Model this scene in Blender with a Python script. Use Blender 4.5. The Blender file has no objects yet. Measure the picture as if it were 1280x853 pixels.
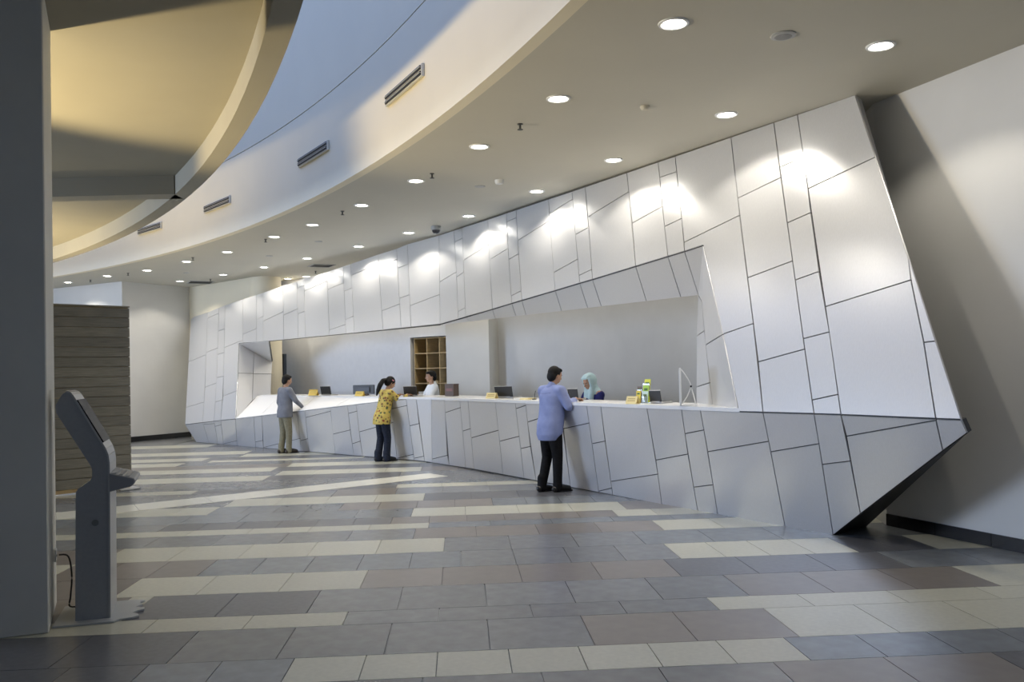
import bpy, bmesh, math, random
import numpy as np
from mathutils import Vector, Matrix
random.seed(7)
SC = bpy.context.scene
COL = SC.collection

# ------------------------------------------------------------------ camera
FPX, ROLL, PITCH, HCAM, CX, CY = 1090.0, math.radians(1.34), math.radians(1.32), 1.61, 640.0, 440.2
HC = 4.22                                   # ceiling height
F_ = np.array([0, math.cos(PITCH), math.sin(PITCH)])
U0 = np.array([0, -math.sin(PITCH), math.cos(PITCH)])
R0 = np.array([1.0, 0, 0])
R_ = math.cos(ROLL) * R0 - math.sin(ROLL) * U0
U_ = math.sin(ROLL) * R0 + math.cos(ROLL) * U0
C_ = np.array([0, 0, HCAM])
cam = bpy.data.cameras.new('camera')
cam.sensor_width = 36.0
cam.lens = FPX / 1280.0 * 36.0
cam.shift_y = (CY - 426.5) / 1280.0
cam.clip_end = 300
co = bpy.data.objects.new('camera', cam)
COL.objects.link(co)
co.matrix_world = Matrix(((R_[0], U_[0], -F_[0], 0), (R_[1], U_[1], -F_[1], 0), (R_[2], U_[2], -F_[2], HCAM), (0, 0, 0, 1)))
SC.camera = co

# ------------------------------------------------------------------ sky and exposure
w = bpy.data.worlds.new('sky'); SC.world = w; w.use_nodes = True
bg = w.node_tree.nodes['Background']
bg.inputs['Color'].default_value = (0.38, 0.54, 1.0, 1)
bg.inputs['Strength'].default_value = 1.05
SC.view_settings.view_transform = 'Standard'
SC.view_settings.look = 'None'
SC.view_settings.exposure = 0.38
SC.view_settings.gamma = 1.0
SC.view_settings.use_curve_mapping = False
LAMP_W = 46.0                                # each ceiling downlight
LAMP_C = (1.0, 0.93, 0.81)

# added area light for daylight of an assumed, unseen window wall beyond the pillar
WIN_A, WIN_B = np.array([-19.75, 11.8]), np.array([-18.15, 6.0])
def area_light(name, p, q, z0, z1, power, col):
    l = bpy.data.lights.new(name, 'AREA'); l.shape = 'RECTANGLE'; l.size = float(np.linalg.norm(q - p)); l.size_y = z1 - z0; l.energy = power; l.color = col
    o = bpy.data.objects.new(name, l); COL.objects.link(o)
    d = (q - p) / np.linalg.norm(q - p); n = np.array([-d[1], d[0]])
    if n[0] < 0: n = -n
    X = Vector((d[0], d[1], 0)); Z = -Vector((n[0], n[1], 0)); Y = Z.cross(X)
    c = (p + q) / 2
    o.matrix_world = Matrix(((X.x, Y.x, Z.x, c[0]), (X.y, Y.y, Z.y, c[1]), (X.z, Y.z, Z.z, (z0 + z1) / 2), (0, 0, 0, 1)))
    return o
area_light('assumed_window_light', WIN_A, WIN_B, .45, 3.75, 1250.0, (.62, .75, 1.0))  # cool fill for desk and floor, from a window assumed out of view

# ------------------------------------------------------------------ measuring: a sight line met with a plane of the place
def ray(x, y): return F_ + R_ * (x - CX) / FPX + U_ * (CY - y) / FPX
def G(x, y, z=0.0):
    d = ray(x, y); return C_ + d * (z - HCAM) / d[2]
def atY(x, y, Y):
    d = ray(x, y); return C_ + d * Y / d[1]
def plane(a, b, c):
    n = np.cross(b - a, c - a); return a, n / np.linalg.norm(n)
def on(x, y, P):
    d = ray(x, y); return C_ + d * ((P[0] - C_) @ P[1]) / (d @ P[1])
def ruled(a0, b0, a1, b1):
    """surface between base line a0-b0 and top line a1-b1; returns a function meeting it with a sight line"""
    def f(x, y):
        d = ray(x, y); s, t, l = .5, .5, np.linalg.norm((a0 + b0) / 2 - C_)
        for _ in range(12):
            S = (1 - t) * ((1 - s) * a0 + s * b0) + t * ((1 - s) * a1 + s * b1)
            ds = (1 - t) * (b0 - a0) + t * (b1 - a1)
            dt = ((1 - s) * a1 + s * b1) - ((1 - s) * a0 + s * b0)
            M = np.array([ds, dt, -d]).T
            q = np.linalg.solve(M, C_ + d * l - S)
            s += q[0]; t += q[1]; l += q[2]
        return C_ + d * l
    return f
def proj(p):
    d = np.array(p) - C_; k = d @ F_
    return CX + FPX * (d @ R_) / k, CY - FPX * (d @ U_) / k

# ------------------------------------------------------------------ materials
MATS = {}
def mat(name, col, rough=.5, metal=0., spec=.5, noise=0., nscale=8., stretch=(1, 1, 1), emit=None, estr=0., bump=0., rand=0., col2=None, trans=0., alpha=1.):
    if name in MATS: return MATS[name]
    m = bpy.data.materials.new(name); m.use_nodes = True
    nt = m.node_tree; b = nt.nodes['Principled BSDF']
    b.inputs['Roughness'].default_value = rough
    b.inputs['Metallic'].default_value = metal
    b.inputs['Specular IOR Level'].default_value = spec
    b.inputs['Base Color'].default_value = (*col, 1)
    if trans: b.inputs['Transmission Weight'].default_value = trans
    src = None
    if noise or bump or col2:
        tc = nt.nodes.new('ShaderNodeTexCoord'); mp = nt.nodes.new('ShaderNodeMapping')
        mp.inputs['Scale'].default_value = stretch
        nz = nt.nodes.new('ShaderNodeTexNoise'); nz.inputs['Scale'].default_value = nscale; nz.inputs['Detail'].default_value = 5
        nt.links.new(tc.outputs['Object'], mp.inputs['Vector']); nt.links.new(mp.outputs['Vector'], nz.inputs['Vector'])
        rp = nt.nodes.new('ShaderNodeValToRGB')
        c2 = col2 if col2 else tuple(min(1, c * (1 + noise)) for c in col)
        c1 = col if col2 else tuple(c * (1 - noise) for c in col)
        rp.color_ramp.elements[0].position = .32; rp.color_ramp.elements[1].position = .68
        rp.color_ramp.elements[0].color = (*c1, 1); rp.color_ramp.elements[1].color = (*c2, 1)
        nt.links.new(nz.outputs['Fac'], rp.inputs['Fac']); src = rp.outputs['Color']
        if bump:
            bp = nt.nodes.new('ShaderNodeBump'); bp.inputs['Strength'].default_value = bump; bp.inputs['Distance'].default_value = .01
            nt.links.new(nz.outputs['Fac'], bp.inputs['Height']); nt.links.new(bp.outputs['Normal'], b.inputs['Normal'])
    if rand:
        oi = nt.nodes.new('ShaderNodeObjectInfo'); hs = nt.nodes.new('ShaderNodeHueSaturation')
        mr = nt.nodes.new('ShaderNodeMapRange'); mr.inputs['To Min'].default_value = 1 - rand; mr.inputs['To Max'].default_value = 1 + rand
        nt.links.new(oi.outputs['Random'], mr.inputs['Value']); nt.links.new(mr.outputs['Result'], hs.inputs['Value'])
        if src: nt.links.new(src, hs.inputs['Color'])
        else: hs.inputs['Color'].default_value = (*col, 1)
        src = hs.outputs['Color']
    if src: nt.links.new(src, b.inputs['Base Color'])
    if emit:
        b.inputs['Emission Color'].default_value = (*emit, 1); b.inputs['Emission Strength'].default_value = estr
    MATS[name] = m; return m

PANEL = mat('brushed_panel', (.75, .75, .76), rough=.32, metal=.5, noise=.022, nscale=14, stretch=(9, 9, .35), rand=.03)
JOINT = mat('joint_dark_grey', (.10, .10, .10), rough=.8)  # plain dark grey backing that shows in the panel joints
WHITE = mat('white_paint', (.74, .73, .69), rough=.6, noise=.02, nscale=2)
WALLC = mat('wall_paint', (.70, .69, .66), rough=.55, noise=.02, nscale=2)
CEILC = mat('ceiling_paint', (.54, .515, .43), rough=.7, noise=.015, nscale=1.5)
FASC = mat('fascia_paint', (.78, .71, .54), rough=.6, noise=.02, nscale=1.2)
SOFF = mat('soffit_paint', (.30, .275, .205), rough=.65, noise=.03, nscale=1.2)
BACKW = mat('back_office_paint', (.60, .61, .62), rough=.42, metal=.15, noise=.02, nscale=3)
SKIRT = mat('black_tile_skirting', (.012, .012, .014), rough=.25)
GROUT = mat('grout', (.22, .22, .21), rough=.8)
SOLID = mat('white_solid_surface', (.82, .82, .82), rough=.25)
DARK = mat('matt_black', (.012, .012, .013), rough=.5)
TILE = {
    'L': mat('tile_cream', (.50, .49, .40), rough=.30, noise=.06, nscale=26, rand=.05),
    'G': mat('tile_grey', (.195, .20, .202), rough=.26, noise=.10, nscale=9, rand=.12),
    'B': mat('tile_blue_grey', (.185, .20, .213), rough=.26, noise=.10, nscale=9, rand=.12),
    'N': mat('tile_taupe', (.215, .192, .172), rough=.28, noise=.08, nscale=9, rand=.10),
    'D': mat('tile_charcoal', (.125, .126, .135), rough=.30, noise=.14, nscale=20, rand=.12),
}
INLAY = mat('inlay_ivory', (.76, .74, .63), rough=.25, noise=.04, nscale=20)

# ------------------------------------------------------------------ mesh helpers
def link(name, me, m=None, parent=None):
    o = bpy.data.objects.new(name, me); COL.objects.link(o)
    if m is not None and me is not None: me.materials.append(m)
    if parent is not None: o.parent = parent
    return o
def meshpy(name, vs, fs, m, parent=None, smooth=False):
    me = bpy.data.meshes.new(name); me.from_pydata([tuple(map(float, v)) for v in vs], [], fs); me.update()
    if smooth:
        for p in me.polygons: p.use_smooth = True
    return link(name, me, m, parent)
def from_bm(name, bm, m, parent=None, smooth=False):
    bm.normal_update(); bmesh.ops.recalc_face_normals(bm, faces=bm.faces)
    me = bpy.data.meshes.new(name); bm.to_mesh(me); bm.free()
    if smooth:
        for p in me.polygons: p.use_smooth = True
    return link(name, me, m, parent)
def empty(name, loc=(0, 0, 0), rz=0.):
    o = bpy.data.objects.new(name, None); COL.objects.link(o); o.location = tuple(map(float, loc)); o.rotation_euler = (0, 0, rz); return o
def tag(o, label, cat=None, group=None, kind=None):
    o['label'] = label
    if cat: o['category'] = cat
    if group: o['group'] = group
    if kind: o['kind'] = kind
    return o
def struct(o, label, cat='structure'):
    o['kind'] = 'structure'; o['label'] = label; o['category'] = cat; return o
def prism(bm, pts, off):
    """polygon pts (3-D, in order) swept along vector off"""
    n = len(pts); off = np.array(off)
    a = [bm.verts.new(tuple(p)) for p in pts]; b = [bm.verts.new(tuple(np.array(p) + off)) for p in pts]
    bm.faces.new(a); bm.faces.new(b[::-1])
    for i in range(n):
        j = (i + 1) % n; bm.faces.new((a[j], a[i], b[i], b[j]))
def box(bm, c, s, M=None):
    r = bmesh.ops.create_cube(bm, size=1.0)
    T = Matrix.Translation(c) @ Matrix.Diagonal((*s, 1))
    if M is not None: T = M @ T
    bmesh.ops.transform(bm, matrix=T, verts=r['verts']); return r['verts']
def bevel(bm, wd, seg=2):
    bmesh.ops.bevel(bm, geom=bm.edges[:], offset=wd, segments=seg, affect='EDGES', profile=.6, clamp_overlap=True)
def cyl(bm, c, r1, r2, h, n=24, M=None):
    r = bmesh.ops.create_cone(bm, cap_ends=True, segments=n, radius1=r1, radius2=r2, depth=h)
    T = Matrix.Translation(c)
    if M is not None: T = M @ T
    bmesh.ops.transform(bm, matrix=T, verts=r['verts']); return r['verts']
def tube(bm, pts, r, n=8):
    rings = []
    P = [Vector(p) for p in pts]
    for i, p in enumerate(P):
        d = (P[min(i + 1, len(P) - 1)] - P[max(i - 1, 0)]).normalized()
        q = d.to_track_quat('Z', 'Y')
        rings.append([bm.verts.new(p + q @ Vector((r * math.cos(2 * math.pi * k / n), r * math.sin(2 * math.pi * k / n), 0))) for k in range(n)])
    for a, b in zip(rings, rings[1:]):
        for k in range(n): bm.faces.new((a[k], a[(k + 1) % n], b[(k + 1) % n], b[k]))
    bm.faces.new(rings[0][::-1]); bm.faces.new(rings[-1])
def lathe(bm, prof, n=28, M=None):
    rings = []
    for r, z in prof:
        rings.append([bm.verts.new((r * math.cos(2 * math.pi * k / n), r * math.sin(2 * math.pi * k / n), z)) for k in range(n)])
    for a, b in zip(rings, rings[1:]):
        for k in range(n): bm.faces.new((a[k], a[(k + 1) % n], b[(k + 1) % n], b[k]))
    bm.faces.new(rings[0][::-1]); bm.faces.new(rings[-1])
    if M is not None:
        bmesh.ops.transform(bm, matrix=M, verts=[v for g in rings for v in g])

# ================================================================== FLOOR
YAW = -.06
TV = np.array([math.sin(YAW), math.cos(YAW)]); TU = np.array([math.cos(YAW), -math.sin(YAW)])
def uv(x, y):
    g = G(x, y)[:2]; return float(g @ TU), float(g @ TV)
def w2(u, v): return TU * u + TV * v
bm = bmesh.new(); box(bm, (-5, 9, -.16), (34, 40, .30))
floor = struct(from_bm('floor', bm, GROUT), 'large hall floor of grey, taupe and cream stone tiles laid in long rows', 'floor')
ROWS = [
 (2.77, 3.41, .64, [('G', None)]), (3.41, 4.05, .64, [('N', (640, 853)), ('G', None)]),
 (4.05, 4.69, .64, [('G', (967, 829)), ('N', (1245, 819)), ('D', None)]),
 (4.69, 5.10, .43, [('D', (182.5, 835)), ('B', (367.5, 825)), ('L', (978.7, 797)), ('B', None)]),
 (5.10, 5.73, .64, [('D', (246, 792)), ('G', (725.5, 770)), ('N', (953.7, 760.7)), ('L', None)]),
 (5.73, 6.05, .64, [('L', (435, 766)), ('G', (882.5, 747)), ('L', None)]),
 (6.05, 6.69, .64, [('N', (140, 764)), ('L', (190, 748)), ('D', (399, 742)), ('G', (904, 719.5)), ('N', (1191, 709)), ('L', None)]),
 (6.69, 7.31, .64, [('N', (175, 725)), ('L', (460, 714)), ('N', (829, 699.5)), ('D', (1094, 690)), ('B', None)]),
 (7.31, 7.96, .43, [('L', (92, 708)), ('N', (271, 701)), ('B', (576, 691.5)), ('G', (828, 679)), ('L', (1032, 671.4)), ('D', (1121.6, 667.6)), ('L', None)]),
 (7.96, 8.62, .64, [('N', (149.4, 689.5)), ('L', (556, 673.3)), ('G', (790, 664.7)), ('B', None)]),
 (8.62, 9.20, .64, [('G', (519.4, 663)), ('N', (813.5, 650)), ('L', None)]),
 (9.20, 9.52, .64, [('L', (536.6, 654)), ('B', None)]),
 (9.52, 9.96, .43, [('G', (214, 656)), ('D', (491, 648)), ('N', (764.5, 638)), ('L', None)]),
 (9.96, 10.58, .64, [('B', (517, 636)), ('L', (771.6, 627)), ('N', None)]),
 (10.58, 11.2, .43, [('L', (276, 634)), ('B', (430, 630)), ('N', (614, 622.5)), ('B', None)]),
 (11.2, 11.86, .64, [('G', (295.6, 624.5)), ('L', (531.6, 617)), ('D', None)]),
 (11.86, 12.53, .64, [('G', (420, 615)), ('N', (497, 611)), ('G', None)]),
 (12.53, 12.92, .64, [('L', (250, 613)), ('D', (497, 606)), ('L', None)]),
 (12.92, 13.25, .64, [('B', None)]), (13.25, 13.92, .64, [('G', None)]),
 (13.92, 14.6, .64, [('L', (335, 597)), ('D', (501, 591)), ('G', None)]),
 (14.6, 15.26, .64, [('G', (355, 588)), ('L', (527.8, 584)), ('N', None)]),
 (15.26, 15.92, .64, [('L', (343, 587)), ('D', None)]),
 (15.92, 16.57, .64, [('N', (363, 581)), ('L', None)]),
 (16.57, 17.2, .64, [('L', (224, 582)), ('G', None)]),
 (17.2, 17.55, .64, [('G', (261, 577.8)), ('L', (456, 571)), ('G', None)]),
 (17.55, 18.2, .64, [('L', (257, 575)), ('D', None)]),
 (18.2, 18.9, .64, [('G', (300, 571)), ('L', None)]),
 (18.9, 19.7, .64, [('L', (315, 564)), ('G', None)]),
 (19.7, 21.05, .68, [('G', None)]), (21.05, 21.95, .64, [('L', (267, 557)), ('D', None)]), (21.95, 25.2, .64, [('G', None)]),
]
BL = [np.array([4.6, 8.2]), np.array([3.4, 8.6]), np.array([3.01, 8.29]), np.array([-1.5, 15.9]), np.array([-8.2, 22.55]), np.array([-14, 28.0])]
def in_front(c, margin=.5):
    x = c[0]
    if x > 3.0: return c[1] < 9.2
    for a, b in zip(BL[2:], BL[3:]):
        if b[0] <= x <= a[0]:
            y = a[1] + (x - a[0]) / (b[0] - a[0]) * (b[1] - a[1]); return c[1] < y + margin
    return True
tiles = []
GAP = .0025
for v0, v1, ln, segs in ROWS:
    u = -13.5
    for colr, e in segs:
        ue = uv(*e)[0] if e else 7.5
        n = max(1, round((ue - u) / ln)); st = (ue - u) / n
        for k in range(n):
            a, b = u + k * st, u + (k + 1) * st
            c = w2((a + b) / 2, (v0 + v1) / 2)
            if not in_front(c): continue
            tiles.append((a, b, v0, v1, colr))
        u = ue
def score(t):
    c = w2((t[0] + t[1]) / 2, (t[2] + t[3]) / 2); d = c[1]
    if d < 3.6: return 0
    x, y = proj((*c, 0))
    if x < -20 or x > 1300 or y > 866: return 0
    return (t[1] - t[0]) * (t[3] - t[2]) / d ** 3
tiles.sort(key=score, reverse=True)
tile_mesh = {}
def tile_pts(t):
    a, b, v0, v1 = t[0] + GAP, t[1] - GAP, t[2] + GAP, t[3] - GAP
    return [w2(a, v0), w2(b, v0), w2(b, v1), w2(a, v1)]
rest = {}
for i, t in enumerate(tiles):
    if i < 290:
        c = w2((t[0] + t[1]) / 2, (t[2] + t[3]) / 2)
        bm = bmesh.new(); prism(bm, [(*(p - c), -.012) for p in tile_pts(t)], (0, 0, .012))
        o = from_bm('floor_tile', bm, TILE[t[4]], floor); o.location = (c[0], c[1], 0)
    else:
        rest.setdefault(t[4], []).append(t)
bm = bmesh.new(); order = list(rest)
for k, cl in enumerate(order):
    for t in rest[cl]:
        n0 = len(bm.faces); prism(bm, [(*p, -.012) for p in tile_pts(t)], (0, 0, .012))
        bm.faces.ensure_lookup_table()
        for f in bm.faces[n0:]: f.material_index = k
o = from_bm('far_floor_tiles', bm, None, floor)
for cl in order: o.data.materials.append(TILE[cl])
o['kind'] = 'stuff'; o['label'] = 'small distant floor tiles in grey and cream rows'
# diagonal ivory inlay
up = [(71, 641.4), (141, 633), (230, 624), (320, 614.8), (395, 607.4), (466.6, 600), (536.6, 592)]
lo = [(71, 650.5), (141, 642.4), (230, 632), (320, 622), (395, 614.8), (466.6, 607.3), (560, 595.7)]
a0, a1, b0, b1_ = G(*up[0])[:2], G(*up[-1])[:2], G(*lo[0])[:2], G(*lo[-1])[:2]
ex = (a1 - a0) / np.linalg.norm(a1 - a0)
for i in range(6):
    s0, s1 = i / 6 + .0006, (i + 1) / 6 - .0006
    q = [a0 + (a1 - a0) * s0, a0 + (a1 - a0) * s1, b0 + (b1_ - b0) * s1, b0 + (b1_ - b0) * s0]
    bm = bmesh.new(); prism(bm, [(*p, -.006) for p in q], (0, 0, .0085)); from_bm('inlay_strip', bm, INLAY, floor)

# ================================================================== CEILING, VOID, MEZZANINE
CC = np.array([-30.5, -5.45])
def pol(r, a): return CC + r * np.array([math.cos(a), math.sin(a)])
def band(name, r0, r1, z0, z1, m, parent=None, a0=-22, a1=82, n=104):
    vs, fs = [], []
    for i in range(n + 1):
        a = math.radians(a0 + (a1 - a0) * i / n)
        p, q = pol(r0, a), pol(r1, a)
        vs += [(*p, z0), (*q, z0), (*q, z1), (*p, z1)]
    for i in range(n):
        k = 4 * i
        for j in range(4): fs.append((k + j, k + (j + 1) % 4, k + 4 + (j + 1) % 4, k + 4 + j))
    fs += [(0, 3, 2, 1), (4 * n, 4 * n + 1, 4 * n + 2, 4 * n + 3)]
    return meshpy(name, vs, fs, m, parent, smooth=False)
RE = 33.05
ceil = struct(band('ceiling', RE + .12, 47, HC, HC + .35, CEILC), 'curved lower ceiling with recessed downlights over the reception', 'ceiling')
fa = struct(band('wall_atrium', RE, RE + .12, HC, 5.545, FASC), 'tall curved fascia wall rising above the ceiling edge beside the light well', 'wall')
band('upper_fascia', RE, RE + .12, 5.56, 9.0, FASC, fa)
band('groove', RE + .02, RE + .10, 5.54, 5.565, mat('groove_grey', (.3, .3, .3), .7), fa)
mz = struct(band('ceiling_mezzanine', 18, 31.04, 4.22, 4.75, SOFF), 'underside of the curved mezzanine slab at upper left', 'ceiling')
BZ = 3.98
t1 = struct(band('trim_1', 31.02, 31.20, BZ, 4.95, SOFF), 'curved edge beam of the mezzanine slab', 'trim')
pA, pB = G(70, 246, BZ), G(205, 243, BZ)
dx = (pB - pA)[:2] / np.linalg.norm((pB - pA)[:2]); nx = np.array([-dx[1], dx[0]])
a, b = pA[:2] - dx * 8, pB[:2] + dx * .13
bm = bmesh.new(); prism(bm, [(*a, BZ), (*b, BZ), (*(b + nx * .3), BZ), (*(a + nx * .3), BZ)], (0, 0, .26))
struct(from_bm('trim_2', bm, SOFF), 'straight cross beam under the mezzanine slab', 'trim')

# ================================================================== WALLS
def wall(name, pts, z0, z1, m, th, label, flip=False, cat='wall'):
    """wall along a plan polyline, thickened by th to the left of its direction"""
    bm = bmesh.new(); pts = [np.array(p[:2], float) for p in pts]
    offs = []
    for i in range(len(pts)):
        d = pts[min(i + 1, len(pts) - 1)] - pts[max(i - 1, 0)]; d /= np.linalg.norm(d); offs.append(np.array([-d[1], d[0]]) * th)
    for i in range(len(pts) - 1):
        prism(bm, [(*pts[i], z0), (*pts[i + 1], z0), (*(pts[i + 1] + offs[i + 1]), z0), (*(pts[i] + offs[i]), z0)], (0, 0, z1 - z0))
    o = from_bm(name, bm, m)
    return struct(o, label, cat) if label else o
wr0, wr1 = G(1280, 692)[:2], G(1109, 657)[:2]
dr = (wr0 - wr1) / np.linalg.norm(wr0 - wr1)
near = wr1 + dr * 9.5
wall('wall_right', [near, wr1], 0, HC + .3, WALLC, -.2, 'white painted wall right of the faceted reception desk')
dl = np.array([-.62, .78]); 
wcorner = wr1
wall('wall_right_return', [wr1, wr1 + np.array([.12, .9]), np.array([3.45, 13.6])], 0, HC + .3, WALLC, -.2, 'white wall running on behind the prow of the desk')
# skirting tiles
def skirting(name, p, q, h, side, label, n):
    par = struct(empty(name), label, 'baseboard')
    d = (q - p); L = np.linalg.norm(d); d /= L; nn = np.array([-d[1], d[0]]) * side
    for i in range(n):
        s0, s1 = L * i / n + .003, L * (i + 1) / n - .003
        bm = bmesh.new(); prism(bm, [(*(p + d * s0), .001), (*(p + d * s1), .001), (*(p + d * s1 + nn * .014), .001), (*(p + d * s0 + nn * .014), .001)], (0, 0, h))
        from_bm('skirting_tile', bm, SKIRT, par)
    return par
skirting('baseboard_right', wr1, wr1 + dr * 6.0, .115, -1 if np.cross(dr, -wr1) < 0 else 1, 'black tile skirting at the foot of the right wall', 10)
# far left walls
c2 = G(164, 553.3)[:2]; c3 = G(240, 546)[:2]
dw2 = (c3 - c2) / np.linalg.norm(c3 - c2)
e1 = np.array([-12.61, 24.14]) + np.array([-3.0, 1.6])
k12 = np.array([-10.16, 22.75])
wall('wall_back', [e1, k12, c3 + dw2 * .3], 0, HC + .3, WALLC, .2, 'pale grey far wall beyond the kiosk and the wooden screen')
skirting('baseboard_back', k12, c3, .14, -1, 'black tile skirting along the far grey wall', 4)
w3a, w3b = c3 + np.array([-.15, .1]), np.array([-6.75, 22.55])
wall('wall_upper_back', [w3a, w3b], 0, HC + .3, FASC, .15, 'cream wall standing behind the left top of the reception desk')
bm = bmesh.new(); lathe(bm, [(.40, 0), (.40, HC + .1)], 40, Matrix.Translation((-6.40, 22.72, 0)))
struct(from_bm('wall_round_column', bm, FASC, smooth=False), 'round cream column showing above the far end of the desk', 'column')
# shell behind the camera and to the left, with assumed windows
wall('wall_front', [np.array([9.2, -2.5]), np.array([-14, -9.0])], 0, 9.0, WALLC, .2, 'hall wall behind the viewer')
wA, wB, wE = np.array([-20.0, 12.0]), np.array([-18.3, 5.8]), np.array([-14.0, -9.0])
wall('wall_left', [e1, wA], 0, 9.0, WALLC, -.2, 'hall wall far to the left beyond the assumed windows')
wall('wall_left_near', [wB, wE], 0, 9.0, WALLC, -.2, 'hall wall to the left of the viewer')
wall('wall_left_sill', [wA, wB], 0, .4, WALLC, -.2, 'low sill wall under the assumed left windows')
wall('wall_left_header', [wA, wB], 3.8, 9.0, WALLC, -.2, 'wall over the assumed left windows')
win = struct(empty('assumed_window_1'), 'tall unseen window wall assumed at the left of the hall', 'window')  # never in view; assumed from the cool light on the desk
for i in range(6):
    p_ = wA + (wB - wA) * i / 5 + np.array([-.15, 0])
    bm = bmesh.new(); box(bm, (p_[0], p_[1], 2.1), (.08, .08, 3.4)); from_bm('mullion', bm, mat('mullion_grey', (.2, .2, .2), .5), win)
# near pillar
pf0, pf1, pb1 = G(-60, 806)[:2], G(61.5, 792)[:2], G(71, 754)[:2]
pb0 = pb1 + (pf0 - pf1)
bm = bmesh.new(); prism(bm, [(*pf0, 0), (*pf1, 0), (*pb1, 0), (*pb0, 0)], (0, 0, 4.3)); bevel(bm, .008, 1)
pillar = struct(from_bm('wall_pillar', bm, mat('pillar_paint', (.60, .60, .56), .6, noise=.03, nscale=2)), 'grey painted square pillar at the left edge', 'pillar')

# ================================================================== FACETED RECEPTION DESK
ZC = 1.165
K0 = G(541, 578.5); b1 = G(1042.6, 668.7)
T1, T2 = G(1070, 119, HC), G(497, 311, HC)
rm = G(927, 514, ZC)
PA = plane(T1, T2, rm)
fA = lambda x, y: on(x, y, PA)
K1 = G(540, 498.8, ZC)
M1 = fA(955, 515.8)
PB2 = plane(M1, fA(1203, 525), b1); M0 = on(983, 661, PB2)
r1, e1r = fA(1203, 525), None
fB1 = ruled(K0, M0, K1, M1)
fB2 = lambda x, y: on(x, y, PB2)
Cold = plane(K0, np.array([-1.39, 14.99, 1.18]), G(246, 552.6))
Pl = on(232, 531, Cold)
PD = plane(fA(549.5, 294.6), fA(551, 405.4), Pl)
fD = lambda x, y: on(x, y, PD)
E1, E0, L0 = fD(295, 524), G(297, 557.3), G(246, 552.6)
fC = ruled(E0, K0, E1, K1)
fCL = ruled(L0, E0, Pl, E1)
desk = tag(empty('reception_counter', (float(K0[0]), float(K0[1]), 0)), 'long faceted silver panelled reception desk with a framed service opening', 'reception desk')
DINV = Matrix.Translation(-Vector(desk.location))
def nrm(poly):
    poly = [np.array(p) for p in poly]; n = np.zeros(3)
    for i in range(len(poly)): n += np.cross(poly[i], poly[(i + 1) % len(poly)])
    n /= np.linalg.norm(n)
    c = sum(poly) / len(poly)
    if n @ (C_ - c) < 0: n = -n
    return n
def shell(name, poly, m=JOINT, th=.05):
    """dark carrier behind the cladding"""
    n = nrm(poly); bm = bmesh.new(); prism(bm, [np.array(p) - n * .001 for p in poly], -n * th)
    bm.normal_update(); bmesh.ops.triangulate(bm, faces=bm.faces[:])
    o = from_bm(name, bm, m, desk); o.data.transform(DINV); return o
def rshell(name, a0, b0, b1_, a1, m=JOINT, nu=24, nv=6):
    """carrier following a ruled face: base a0-b0, top a1-b1_"""
    n = nrm([a0, b0, b1_, a1]); vs, fs = [], []
    for lay in (.002, .04):
        for j in range(nv + 1):
            for i in range(nu + 1):
                s_, t_ = i / nu, j / nv
                vs.append((1 - t_) * ((1 - s_) * a0 + s_ * b0) + t_ * ((1 - s_) * a1 + s_ * b1_) - n * lay)
    W = nu + 1; N = W * (nv + 1)
    for j in range(nv):
        for i in range(nu):
            q_ = j * W + i; fs.append((q_, q_ + 1, q_ + 1 + W, q_ + W)); fs.append((N + q_, N + q_ + W, N + q_ + 1 + W, N + q_ + 1))
    o = meshpy(name, vs, fs, m, desk); o.data.transform(DINV); return o
PGAP, PTH = .006, .014
def inset(poly, g):
    n = nrm(poly); out = []; k = len(poly)
    if np.linalg.norm(n) == 0: return poly
    area = sum(np.cross(poly[i], poly[(i + 1) % k]) for i in range(k)) @ n
    s = 1 if area > 0 else -1
    for i in range(k):
        p0, p, p2 = np.array(poly[i - 1]), np.array(poly[i]), np.array(poly[(i + 1) % k])
        d1 = (p - p0) / np.linalg.norm(p - p0); d2 = (p2 - p) / np.linalg.norm(p2 - p)
        n1 = np.cross(n, d1) * s; n2 = np.cross(n, d2) * s
        den = 1 + n1 @ n2
        out.append(p + (n1 + n2) / max(den, .35) * g)
    return out
npan = 0
def panel(poly, parent, g=PGAP, m=PANEL):
    global npan
    n = nrm(poly); q = inset(poly, g); bm = bmesh.new()
    prism(bm, q, n * PTH)
    o = from_bm('panel', bm, m, parent); o.data.transform(DINV); npan += 1
    return o
def lerp_line(L, y):
    """x on a joint line (list of points going down) at height y"""
    for (x0, y0), (x1, y1) in zip(L, L[1:]):
        if y <= y1 or (x1, y1) == L[-1]:
            return x0 + (x1 - x0) * (y - y0) / (y1 - y0)
def strip(L, Rr, cuts, f, parent):
    """panels between joint lines L and Rr; cuts are (y at left, y at right)"""
    ys = [(L[0][1], Rr[0][1])] + list(cuts) + [(L[-1][1], Rr[-1][1])]
    for (a, b), (c, d) in zip(ys, ys[1:]):
        q = [(lerp_line(L, a), a), (lerp_line(Rr, b), b), (lerp_line(Rr, d), d), (lerp_line(L, c), c)]
        panel([f(*p) for p in q], parent)

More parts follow.
